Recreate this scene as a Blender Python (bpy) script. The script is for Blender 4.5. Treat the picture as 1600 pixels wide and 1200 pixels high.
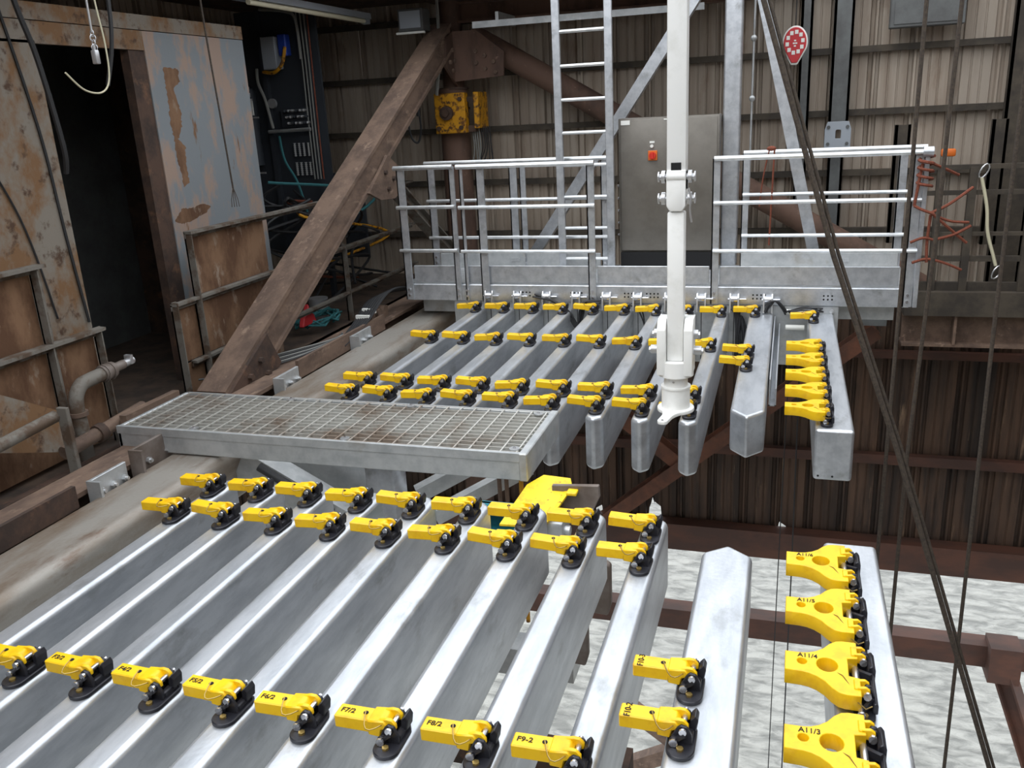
import bpy, bmesh, math, random
from mathutils import Vector, Matrix
random.seed(7)
for o in list(bpy.data.objects): bpy.data.objects.remove(o)
S = bpy.context.scene
COL = S.collection

# ------------------------------------------------------------------ camera
cam_d = bpy.data.cameras.new('camera'); cam = bpy.data.objects.new('camera', cam_d); COL.objects.link(cam)
RIGHT = Vector((0.95477204, 0.29300368, -0.05058856))
UP = -Vector((0.04293652, -0.30421608, -0.95163493))
BACK = -Vector((-0.29422239, 0.90642232, -0.30303756))
cam.matrix_world = Matrix(((RIGHT.x, UP.x, BACK.x, 0), (RIGHT.y, UP.y, BACK.y, 0), (RIGHT.z, UP.z, BACK.z, 2.0), (0, 0, 0, 1)))
cam_d.sensor_width = 36.0; cam_d.lens = 36.0 * 1357.08 / 1600.0
cam_d.clip_start = 0.05; cam_d.clip_end = 400
S.camera = cam

# ------------------------------------------------------------------ world: overcast daylight
W = bpy.data.worlds.new('overcast'); S.world = W; W.use_nodes = True
bg = W.node_tree.nodes['Background']; bg.inputs[0].default_value = (0.90, 0.95, 1.0, 1); bg.inputs[1].default_value = 1.85
sun_d = bpy.data.lights.new('veiled_sun', 'SUN'); sun_d.energy = 0.9; sun_d.angle = math.radians(40); sun_d.color = (1, 0.98, 0.95)
sun = bpy.data.objects.new('veiled_sun', sun_d); COL.objects.link(sun)
sun.rotation_euler = Vector((-0.34, -0.36, 0.87)).to_track_quat('Z', 'Y').to_euler()
sun.location = (3, -4, 12)
S.view_settings.view_transform = 'Standard'; S.view_settings.look = 'None'
S.view_settings.gamma = 1.0; S.view_settings.use_curve_mapping = False
S.view_settings.exposure = 0.5

# ------------------------------------------------------------------ materials
def lin(c):
    f = lambda v: v / 12.92 if v <= 0.04045 else ((v + 0.055) / 1.055) ** 2.4
    return (f(c[0] / 255), f(c[1] / 255), f(c[2] / 255), 1)
MATS = {}
def mat(name, col, rough=0.6, metal=0.0, col2=None, scale=6.0, lo=0.45, hi=0.6, stretch=(1, 1, 1), col3=None, scale3=2.0, lo3=0.5, hi3=0.6,
        bump=0.0, bscale=40.0, vary=0.0, detail=6.0, spec=0.5, stretch3=(1, 1, 1)):
    m = bpy.data.materials.new(name); m.use_nodes = True; nt = m.node_tree; N = nt.nodes; L = nt.links
    b = N['Principled BSDF']; b.inputs['Roughness'].default_value = rough; b.inputs['Metallic'].default_value = metal
    b.inputs['Specular IOR Level'].default_value = spec
    tc = N.new('ShaderNodeTexCoord'); oi = N.new('ShaderNodeObjectInfo')
    off = N.new('ShaderNodeVectorMath'); off.operation = 'MULTIPLY_ADD'
    L.new(oi.outputs['Random'], off.inputs[0]); off.inputs[1].default_value = (37, 53, 71); L.new(tc.outputs['Object'], off.inputs[2])
    cur = None
    rgb = N.new('ShaderNodeRGB'); rgb.outputs[0].default_value = lin(col); cur = rgb.outputs[0]
    def layer(cur, c2, sc, l, h, st):
        mp = N.new('ShaderNodeVectorMath'); mp.operation = 'MULTIPLY'; mp.inputs[1].default_value = st; L.new(off.outputs[0], mp.inputs[0])
        nz = N.new('ShaderNodeTexNoise'); nz.inputs['Scale'].default_value = sc; nz.inputs['Detail'].default_value = detail; nz.inputs['Roughness'].default_value = 0.65
        L.new(mp.outputs[0], nz.inputs['Vector'])
        mr = N.new('ShaderNodeMapRange'); mr.inputs[1].default_value = l; mr.inputs[2].default_value = h; L.new(nz.outputs[0], mr.inputs[0])
        mx = N.new('ShaderNodeMix'); mx.data_type = 'RGBA'; L.new(mr.outputs[0], mx.inputs[0]); L.new(cur, mx.inputs[6]); mx.inputs[7].default_value = lin(c2)
        return mx.outputs[2]
    if col2: cur = layer(cur, col2, scale, lo, hi, stretch)
    if col3: cur = layer(cur, col3, scale3, lo3, hi3, stretch3)
    if vary:
        hs = N.new('ShaderNodeHueSaturation'); mr = N.new('ShaderNodeMapRange'); L.new(oi.outputs['Random'], mr.inputs[0])
        mr.inputs[3].default_value = 1 - vary; mr.inputs[4].default_value = 1 + vary
        L.new(mr.outputs[0], hs.inputs['Value']); L.new(cur, hs.inputs['Color']); cur = hs.outputs[0]
    L.new(cur, b.inputs['Base Color'])
    if bump:
        nz = N.new('ShaderNodeTexNoise'); nz.inputs['Scale'].default_value = bscale; nz.inputs['Detail'].default_value = 4; L.new(off.outputs[0], nz.inputs['Vector'])
        bp = N.new('ShaderNodeBump'); bp.inputs['Strength'].default_value = bump; bp.inputs['Distance'].default_value = 0.02
        L.new(nz.outputs[0], bp.inputs['Height']); L.new(bp.outputs[0], b.inputs['Normal'])
    MATS[name] = m
    return m
mat('galv', (204, 207, 212), 0.36, 0.74, (180, 184, 190), 11, 0.40, 0.64, (1, .22, 1), (158, 160, 162), 5, .57, .72, bump=.04, bscale=50, vary=.03, stretch3=(1, .5, 1), detail=9)
mat('galv_dull', (192, 194, 195), 0.45, 0.6, (172, 175, 177), 7, 0.42, 0.62, (1, 1, 1), (156, 148, 138), 2.5, .6, .78, bump=.03, vary=.04)
mat('galv_bright', (214, 215, 216), 0.3, 0.8, (196, 198, 200), 12, 0.4, 0.6, vary=.03)
mat('beam_weathered', (150, 145, 138), 0.5, 0.3, (120, 106, 92), 3, 0.42, 0.6, (1, .25, 1), (98, 70, 50), 5, .58, .72, bump=.08, stretch3=(1, .3, 1))
mat('grating_steel', (196, 194, 188), 0.45, 0.5, (156, 140, 126), 2.0, .48, .64)
mat('white_paint', (236, 236, 234), 0.35, 0, (222, 222, 218), 5, .5, .7)
mat('yellow_paint', (232, 186, 10), 0.42, 0, (220, 168, 8), 12, .5, .65, vary=.04)
mat('yellow_worn', (196, 138, 14), 0.55, 0, (106, 66, 22), 14, .5, .6, col3=(66, 42, 24), scale3=7, lo3=.58, hi3=.64)
mat('yellow_plate', (238, 200, 20), 0.5, 0, (214, 170, 20), 16, .5, .62, col3=(120, 90, 20), scale3=30, lo3=.62, hi3=.68)
mat('black_steel', (34, 34, 40), 0.38, .2, (52, 52, 58), 20, .5, .7)
mat('black_rubber', (24, 24, 26), 0.55)
mat('bolt_steel', (205, 205, 208), .25, .9)
mat('brass', (176, 150, 90), .35, .8)
mat('marker_ink', (30, 26, 16), .8)
mat('stainless', (122, 117, 110), .40, .5, (110, 105, 98), 3, .4, .6, bump=.02, bscale=8)
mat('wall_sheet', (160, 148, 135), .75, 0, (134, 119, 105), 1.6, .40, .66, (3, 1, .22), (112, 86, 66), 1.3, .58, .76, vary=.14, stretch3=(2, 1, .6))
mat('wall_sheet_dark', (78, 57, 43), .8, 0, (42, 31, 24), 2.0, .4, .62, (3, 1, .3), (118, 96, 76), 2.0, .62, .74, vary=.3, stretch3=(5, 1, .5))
mat('brace_rust', (104, 64, 46), .8, 0, (78, 50, 38), 3, .4, .6)
mat('girt', (70, 62, 52), .8, 0, (48, 42, 36), 3, .4, .6)
mat('girt_brown', (82, 50, 37), .75, 0, (62, 40, 32), 3, .4, .6, (.4, 1, 1))
mat('grey_column', (92, 94, 94), .7, 0, (78, 78, 78), 3, .4, .6)
mat('rust_beam', (112, 91, 77), .85, 0, (86, 69, 59), 5, .42, .6, (1, .4, 1), (134, 112, 96), 12, .58, .7, bump=.15, bscale=36, detail=10, stretch3=(1, .4, 1))
mat('rust_dark', (78, 58, 47), .85, 0, (54, 42, 36), 4, .42, .6, (1, 1, 1), (108, 78, 58), 5, .58, .7, bump=.08)
mat('rust_orange', (122, 92, 68), .85, 0, (86, 58, 38), 3.4, .42, .6, (1, 1, .5), (140, 122, 106), 6, .57, .66, bump=.08, detail=11, stretch3=(1, 1, .5))
mat('cabin_rusty', (124, 116, 106), .85, 0, (116, 86, 58), 3.4, .43, .58, (1, 1, .7), (74, 53, 38), 8, .55, .66, bump=.08, detail=12)
mat('cabin_blue', (120, 125, 129), .75, 0, (150, 129, 116), 2.6, .50, .57, (1, 1, .45), (112, 80, 52), 2.0, .61, .65, bump=.06, detail=11, stretch3=(1, 1.8, .45))
mat('frame_grey', (112, 107, 100), .7, .1, (84, 68, 55), 5, .48, .6, vary=.06)
mat('column_brown', (98, 74, 62), .8, 0, (76, 57, 48), 3, .45, .6, (1, 1, .4), (122, 98, 84), 14, .62, .7, detail=9)
mat('dark_void', (22, 22, 24), .9)
mat('dark_equip', (48, 52, 58), .6, .2, vary=.1)
mat('grey_box', (150, 156, 164), .6)
mat('silver', (190, 190, 192), .35, .7)
mat('label_white', (225, 225, 220), .6)
mat('cable_black', (36, 36, 38), .6)
mat('cable_grey', (120, 120, 116), .7)
mat('rope_dark', (72, 62, 52), .8, 0, (52, 44, 38), 60, .4, .6)
mat('rope_orange', (122, 64, 44), .9, 0, (98, 50, 36), 70, .4, .6)
mat('strap_white', (190, 184, 158), .8)
mat('teal', (36, 118, 132), .5)
mat('green_rope', (46, 104, 108), .8)
mat('red_paint', (186, 44, 50), .5)
mat('blue', (40, 70, 170), .5)
mat('orange', (206, 104, 36), .5)
mat('red_switch', (196, 40, 24), .5)
mat('deck_dark', (84, 68, 56), .9, 0, (58, 48, 42), 4, .4, .6)
mat('lamp_tube', (232, 226, 200), .5)
mat('plate_brownish', (122, 112, 106), .55, .2, (100, 88, 80), 4, .4, .6)

def sea_material():
    m = bpy.data.materials.new('sea'); m.use_nodes = True; nt = m.node_tree; N = nt.nodes; L = nt.links; b = N['Principled BSDF']
    tc = N.new('ShaderNodeTexCoord')
    mp = N.new('ShaderNodeVectorMath'); mp.operation = 'MULTIPLY'; mp.inputs[1].default_value = (0.55, 1.3, 1); L.new(tc.outputs['Object'], mp.inputs[0])
    nz = N.new('ShaderNodeTexNoise'); nz.inputs['Scale'].default_value = 1.3; nz.inputs['Detail'].default_value = 9; nz.inputs['Roughness'].default_value = .6; nz.inputs['Distortion'].default_value = .6
    L.new(mp.outputs[0], nz.inputs['Vector'])
    cr = N.new('ShaderNodeValToRGB'); cr.color_ramp.elements[0].position = .38; cr.color_ramp.elements[0].color = lin((92, 92, 87)); cr.color_ramp.elements[1].position = .60; cr.color_ramp.elements[1].color = lin((138, 137, 131))
    L.new(nz.outputs[0], cr.inputs[0]); L.new(cr.outputs[0], b.inputs['Base Color'])
    b.inputs['Roughness'].default_value = .35
    bp = N.new('ShaderNodeBump'); bp.inputs['Strength'].default_value = .7; bp.inputs['Distance'].default_value = .6
    L.new(nz.outputs[0], bp.inputs['Height']); L.new(bp.outputs[0], b.inputs['Normal'])
    MATS['sea'] = m
sea_material()

# ------------------------------------------------------------------ mesh helpers
ORG = {}
class MB:
    def __init__(s): s.bm = bmesh.new()
    def box(s, a, b, bev=0, seg=2):
        bm = s.bm if not bev else bmesh.new()
        x0, y0, z0 = [min(a[i], b[i]) for i in range(3)]; x1, y1, z1 = [max(a[i], b[i]) for i in range(3)]
        v = [bm.verts.new(p) for p in ((x0, y0, z0), (x1, y0, z0), (x1, y1, z0), (x0, y1, z0), (x0, y0, z1), (x1, y0, z1), (x1, y1, z1), (x0, y1, z1))]
        for f in ((0, 3, 2, 1), (4, 5, 6, 7), (0, 1, 5, 4), (1, 2, 6, 5), (2, 3, 7, 6), (3, 0, 4, 7)): bm.faces.new([v[i] for i in f])
        if bev:
            bmesh.ops.bevel(bm, geom=bm.edges[:], offset=bev, segments=seg, affect='EDGES', profile=.5); s.merge(bm)
        return s
    def merge(s, other, M=None):
        vm = {}
        for v in other.verts: vm[v] = s.bm.verts.new(M @ v.co if M else v.co)
        for f in other.faces:
            try: s.bm.faces.new([vm[v] for v in f.verts])
            except ValueError: pass
        other.free()
    def frame(s, a, b, upv=(0, 0, 1)):
        a = Vector(a); b = Vector(b); d = (b - a).normalized(); u = Vector(upv)
        if abs(d.dot(u)) > .99: u = Vector((0, 1, 0))
        x = d.cross(u).normalized(); y = x.cross(d).normalized()
        return a, b, d, x, y
    def cyl(s, a, b, r, r2=None, n=12, cap=True):
        a, b, d, x, y = s.frame(a, b); r2 = r if r2 is None else r2
        A = [s.bm.verts.new(a + (x * math.cos(t) + y * math.sin(t)) * r) for t in [2 * math.pi * i / n for i in range(n)]]
        B = [s.bm.verts.new(b + (x * math.cos(t) + y * math.sin(t)) * r2) for t in [2 * math.pi * i / n for i in range(n)]]
        for i in range(n): s.bm.faces.new((A[i], A[(i + 1) % n], B[(i + 1) % n], B[i]))
        if cap: s.bm.faces.new(A[::-1]); s.bm.faces.new(B)
        return s
    def bar(s, a, b, w, h, upv=(0, 0, 1)):      # rectangular bar along a-b, w across, h along up
        a, b, d, x, y = s.frame(a, b, upv)
        q = [(-w / 2, -h / 2), (w / 2, -h / 2), (w / 2, h / 2), (-w / 2, h / 2)]
        A = [s.bm.verts.new(a + x * p[0] + y * p[1]) for p in q]; B = [s.bm.verts.new(b + x * p[0] + y * p[1]) for p in q]
        for i in range(4): s.bm.faces.new((A[i], A[(i + 1) % 4], B[(i + 1) % 4], B[i]))
        s.bm.faces.new(A[::-1]); s.bm.faces.new(B)
        return s
    def hbeam(s, a, b, w, h, tf, tw, upv=(0, 0, 1)):
        a, b, d, x, y = s.frame(a, b, upv)
        for o in (-1, 1):
            c = y * o * (h - tf) / 2
            s.bar(a + c, b + c, w, tf, upv)
        s.bar(a, b, tw, h - 2 * tf, upv)
        return s
    def tube(s, pts, r, n=6):
        P = [Vector(p) for p in pts]; rings = []; x = None
        for i, p in enumerate(P):
            d = (P[min(i + 1, len(P) - 1)] - P[max(i - 1, 0)]).normalized()
            if x is None: u = Vector((0, 0, 1)) if abs(d.z) < .9 else Vector((0, 1, 0)); x = d.cross(u).normalized()
            else:
                x = x - d * x.dot(d); x = x.normalized() if x.length > 1e-4 else d.orthogonal().normalized()
            y = x.cross(d)
            rings.append([s.bm.verts.new(p + (x * math.cos(t) + y * math.sin(t)) * r) for t in [2 * math.pi * k / n for k in range(n)]])
        for A, B in zip(rings, rings[1:]):
            for k in range(n): s.bm.faces.new((A[k], A[(k + 1) % n], B[(k + 1) % n], B[k]))
        s.bm.faces.new(rings[0][::-1]); s.bm.faces.new(rings[-1])
        return s
    def prism(s, poly, lo, hi, axis='z', bev=0, seg=2):   # poly in the two other axes (x,y)|(x,z)|(y,z)
        bm = bmesh.new()
        def P(p, t): return {'z': (p[0], p[1], t), 'y': (p[0], t, p[1]), 'x': (t, p[0], p[1])}[axis]
        A = [bm.verts.new(P(p, lo)) for p in poly]; B = [bm.verts.new(P(p, hi)) for p in poly]; n = len(poly)
        for i in range(n): bm.faces.new((A[i], A[(i + 1) % n], B[(i + 1) % n], B[i]))
        bm.faces.new(A[::-1]); bm.faces.new(B)
        bmesh.ops.recalc_face_normals(bm, faces=bm.faces[:])
        if bev: bmesh.ops.bevel(bm, geom=bm.edges[:], offset=bev, segments=seg, affect='EDGES', profile=.5)
        s.merge(bm); return s
    def ball(s, c, r, sc=(1, 1, 1), n=8):
        bm = bmesh.new(); bmesh.ops.create_uvsphere(bm, u_segments=n, v_segments=max(4, n // 2 + 1), radius=r)
        s.merge(bm, Matrix.Translation(c) @ Matrix.Diagonal((*sc, 1))); return s
    def build(s, name, m, parent=None, smooth=35, wn=False):
        org = ORG.get(parent.name, Vector((0, 0, 0))) if parent else Vector((0, 0, 0))
        bmesh.ops.recalc_face_normals(s.bm, faces=s.bm.faces[:])
        if parent: bmesh.ops.translate(s.bm, verts=s.bm.verts[:], vec=-org)
        me = bpy.data.meshes.new(name); s.bm.to_mesh(me); s.bm.free()
        me.materials.append(MATS[m])
        if smooth:
            me.polygons.foreach_set('use_smooth', [True] * len(me.polygons)); me.set_sharp_from_angle(angle=math.radians(smooth))
        o = bpy.data.objects.new(name, me); COL.objects.link(o)
        if parent: o.parent = parent; ORG[o.name] = org
        if wn:
            md = o.modifiers.new('wn', 'WEIGHTED_NORMAL'); md.keep_sharp = True
        return o
def tag(o, label=None, cat=None, group=None, kind=None):
    if label: o['label'] = label
    if cat: o['category'] = cat
    if group: o['group'] = group
    if kind: o['kind'] = kind
    return o
def thing(name, label, cat, loc=(0, 0, 0), group=None, kind=None):
    o = bpy.data.objects.new(name, None); COL.objects.link(o); o.location = loc; o.empty_display_size = .1
    ORG[o.name] = Vector(loc); return tag(o, label, cat, group, kind)
def solo(name, mb, m, label, cat, group=None, kind=None, base=None, **k):   # a thing that is one mesh
    if base is not None: bmesh.ops.translate(mb.bm, verts=mb.bm.verts[:], vec=-Vector(base))
    o = mb.build(name, m, None, **k)
    if base is not None: o.location = base
    return tag(o, label, cat, group, kind)
def share(o, name=None, parent=None, loc=None, rot=None):
    c = o.copy(); COL.objects.link(c); c.parent = parent
    if name: c.name = name
    if loc is not None: c.location = loc
    if rot is not None: c.rotation_euler = rot
    return c
def copy_tree(o, loc, rot=None):
    r = o.copy(); COL.objects.link(r); r.location = loc
    if rot is not None: r.rotation_euler = rot
    for ch in o.children:
        c = ch.copy(); COL.objects.link(c); c.parent = r
        for g in ch.children:
            d = g.copy(); COL.objects.link(d); d.parent = c
    return r
def text_mesh(txt, size):
    cu = bpy.data.curves.new('marking', 'FONT'); cu.body = txt; cu.size = size; cu.extrude = .0006; cu.offset = size * .012; cu.align_x = 'CENTER'; cu.align_y = 'CENTER'
    o = bpy.data.objects.new('marking_tmp', cu); COL.objects.link(o)
    dg = bpy.context.evaluated_depsgraph_get(); me = bpy.data.meshes.new_from_object(o.evaluated_get(dg)); bpy.data.objects.remove(o)
    me.materials.clear(); me.materials.append(MATS['marker_ink']); return me
def plate_with_holes(outer, holes, thick, m, name, bev=.003):     # flat plate in xy with real holes
    cu = bpy.data.curves.new(name, 'CURVE'); cu.dimensions = '2D'; cu.fill_mode = 'BOTH'; cu.extrude = thick / 2; cu.bevel_depth = bev; cu.bevel_resolution = 1
    for loop in [outer] + holes:
        sp = cu.splines.new('POLY'); sp.points.add(len(loop) - 1); sp.use_cyclic_u = True
        for p, q in zip(sp.points, loop): p.co = (q[0], q[1], 0, 1)
    o = bpy.data.objects.new(name, cu); COL.objects.link(o)
    dg = bpy.context.evaluated_depsgraph_get(); me = bpy.data.meshes.new_from_object(o.evaluated_get(dg)); bpy.data.objects.remove(o)
    me.materials.clear(); me.materials.append(MATS[m]); return me
def circ(cx, cy, rx, ry=None, n=16): ry = ry or rx; return [(cx + rx * math.cos(2 * math.pi * i / n), cy + ry * math.sin(2 * math.pi * i / n)) for i in range(n)]
def meshobj(name, me, parent=None, loc=(0, 0, 0)):
    o = bpy.data.objects.new(name, me); COL.objects.link(o); o.parent = parent; o.location = loc
    if parent: ORG[o.name] = ORG.get(parent.name, Vector((0, 0, 0)))
    return o
ORD = ['zeroth', 'first', 'second', 'third', 'fourth', 'fifth', 'sixth', 'seventh', 'eighth', 'ninth']

#@@STRUCTURE
# ------------------------------------------------------------------ the sea and the derrick shell
m = MB()
m.bm.faces.new([m.bm.verts.new(p) for p in ((-150, -150, -30), (150, -150, -30), (150, 150, -30), (-150, 150, -30))])
solo('sea', m, 'sea', 'grey choppy sea far below the open fingers', 'sea', kind='stuff', smooth=0)

def sheet_mesh(w, h, m, tear=None):
    # ribbed wind sheet facing -y: flats with recessed joint grooves
    prof = [(0, .06), (.035, .06), (.05, 0), (.075, 0), (.085, .045), (.115, .045), (.125, 0), (.215, 0), (.222, .014), (.234, .014), (.241, 0), (.325, 0), (.332, .014), (.344, .014), (.351, 0), (w - .015, 0), (w, .06), (w + .006, .062)]
    bm = bmesh.new()
    A = [bm.verts.new((p[0], p[1], (tear or {}).get(k, 0))) for k, p in enumerate(prof)]; B = [bm.verts.new((p[0], p[1], h)) for p in prof]
    for i in range(len(prof) - 1): bm.faces.new((A[i], A[i + 1], B[i + 1], B[i]))
    me = bpy.data.meshes.new('wind_sheet'); bm.to_mesh(me); bm.free(); me.materials.append(MATS[m]); return me
WY = 12.2
def clad_wall(name, label, origin, rotz, length, rows, girts, gy, torn=None):
    r = thing(name, label, None, origin, kind='structure'); r.rotation_euler.z = rotz
    w = .46
    for (z0, z1, mm) in rows:
        me = sheet_mesh(w, z1 - z0, mm)
        for i in range(int(math.ceil(length / w))):
            if torn and (z0, i) in torn:
                meshobj('wind_sheet', sheet_mesh(w, z1 - z0, mm, torn[(z0, i)]), r, (i * w, 0, z0)); continue
            meshobj('wind_sheet', me, r, (i * w, random.uniform(-.004, .004), z0))
    for (z, h, d, mm) in girts:
        b = MB(); b.box((0, -d, z - h / 2), (length, -.005, z + h / 2)); 
        o = b.build('girt', mm, None); o.parent = r
    return r
up = [(-.4 + .735 * k - .1, .07, .10, 'girt') for k in range(12)]
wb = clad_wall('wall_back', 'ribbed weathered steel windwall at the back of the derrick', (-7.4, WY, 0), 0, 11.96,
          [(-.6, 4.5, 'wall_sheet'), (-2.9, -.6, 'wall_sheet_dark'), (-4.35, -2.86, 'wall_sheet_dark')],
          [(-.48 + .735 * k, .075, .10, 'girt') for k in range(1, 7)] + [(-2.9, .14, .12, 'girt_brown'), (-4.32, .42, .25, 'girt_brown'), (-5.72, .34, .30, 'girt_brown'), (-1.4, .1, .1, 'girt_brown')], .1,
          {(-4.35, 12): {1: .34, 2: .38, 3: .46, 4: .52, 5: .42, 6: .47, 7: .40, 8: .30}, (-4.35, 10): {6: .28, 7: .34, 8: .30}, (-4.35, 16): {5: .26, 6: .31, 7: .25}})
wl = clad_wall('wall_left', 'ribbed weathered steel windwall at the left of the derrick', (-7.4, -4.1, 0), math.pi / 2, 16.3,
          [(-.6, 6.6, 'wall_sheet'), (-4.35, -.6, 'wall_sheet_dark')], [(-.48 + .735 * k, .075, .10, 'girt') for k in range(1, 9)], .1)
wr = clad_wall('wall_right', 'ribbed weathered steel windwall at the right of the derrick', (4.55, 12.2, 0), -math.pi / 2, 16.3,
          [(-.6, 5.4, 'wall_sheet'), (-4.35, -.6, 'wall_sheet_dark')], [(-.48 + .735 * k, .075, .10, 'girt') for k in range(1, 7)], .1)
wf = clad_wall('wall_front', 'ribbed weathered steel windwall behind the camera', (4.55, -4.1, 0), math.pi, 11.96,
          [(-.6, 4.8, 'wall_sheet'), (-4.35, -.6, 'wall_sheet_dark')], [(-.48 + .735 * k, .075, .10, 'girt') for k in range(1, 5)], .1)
m = MB(); m.box((-7.4, -3.9, 3.45), (-4.62, 12.2, 3.55)); tag(m.build('ceiling', 'rust_dark'), 'rusty plate roof over the side walkway', kind='structure')
m = MB(); m.box((-4.62, 10.1, 3.36), (-.2, 12.1, 3.44)); tag(m.build('ceiling', 'rust_dark'), 'unseen slab added above the ladder to shade the back wall', kind='structure')  # added slab above the view, keeps sky light off the left back wall
# side walkway floor on the left and the dark room behind the cabin door
m = MB(); m.box((-7.3, -4, -.42), (-4.75, 12.1, -.34)); tag(m.build('floor', 'deck_dark'), 'dark rusty deck of the side walkway on the left', kind='structure')

#@@FINGERS
# ------------------------------------------------------------------ the fingers
PITCH = .312; X1 = -3.057
FX = [X1 + PITCH * i for i in range(9)]
def finger_mesh(w, y0, y1, h, point, bev, tip):
    # plan with a pointed end at 'tip' (far end for the near bank, near end for the far bank)
    b = MB(); s = 1 if tip > (y0 + y1) / 2 else -1; other = y0 if s > 0 else y1
    sh = tip - s * point
    poly = [(-w / 2, other), (w / 2, other), (w / 2, sh), (0, tip), (-w / 2, sh)] if point else [(-w / 2, other), (w / 2, other), (w / 2, tip), (-w / 2, tip)]
    b.prism(poly, -h, 0, 'z', bev, 4); return b
def finger(x, w, y0, y1, h, point, bev, tip, label, group, name='racking_finger', src=None):
    b = finger_mesh(w, y0, y1, h, point, bev, tip) if src is None else None
    if src is None:
        bmesh.ops.translate(b.bm, verts=b.bm.verts[:], vec=(0, -tip, h))
        o = b.build(name, 'galv', None, smooth=40, wn=True)
    else:
        o = src.copy(); COL.objects.link(o)
    o.location = (x, tip, -h); return tag(o, label, 'racking finger', group)
NT, FT = 4.0, 5.33
src = None
for i in range(9):
    which = ORD[i + 1] + ' slim galvanised steel finger from the left in the near bank'
    src0 = finger(FX[i], .124, -.9, NT, .38, .06, .028, NT, which, 'slim fingers of the near bank', src=src); src = src0
src = None
for i in range(9):
    which = ORD[i + 1] + ' slim galvanised steel finger from the left in the far bank'
    src0 = finger(FX[i], .124, FT, 8.5, .38, .06, .028, FT, which, 'slim fingers of the far bank', src=src); src = src0
finger(-.197, .225, -.9, 3.76, .30, .09, .024, 3.76, 'wide pointed galvanised finger with bright top in the near bank', 'wide pointed fingers', 'wide_finger')
finger(-.197, .225, 5.52, 8.5, .30, .14, .024, 5.52, 'wide pointed galvanised finger right of the white arm in the far bank', 'wide pointed fingers', 'wide_finger')
def endbeam(y0, y1, tip, label):
    b = MB(); b.prism([(-.115, y0), (.115, y0), (.115, y1), (-.115, y1)], 0, .34, 'z', .022, 4)
    bmesh.ops.translate(b.bm, verts=b.bm.verts[:], vec=(0, -tip, 0))
    o = b.build('end_beam', 'galv', None, smooth=40, wn=True); o.location = (.34, tip, -.34)
    tag(o, label, 'beam', 'square end beams carrying the yoke latches')
    if tip == y0:
        for dx in (-.085, .0):
            d = MB(); d.cyl((dx, -.0015, .03), (dx, .004, .03), .007, n=8); e = d.build('drain_hole', 'dark_void', None); e.parent = o
    return o
endbeam(-.9, 3.88, 3.88, 'square galvanised beam at the right edge of the near bank, carrying four yoke latches')
endbeam(5.36, 8.5, 5.36, 'square galvanised beam at the right of the far bank, carrying five yoke latches')
m = MB(); m.box((-4.0, -1.1, -.42), (.6, -.9, .02), .02)
solo('header_beam', m, 'galv_dull', 'galvanised cross beam at the root of the near bank', 'beam', base=(-1.7, -1, -.42))

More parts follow.
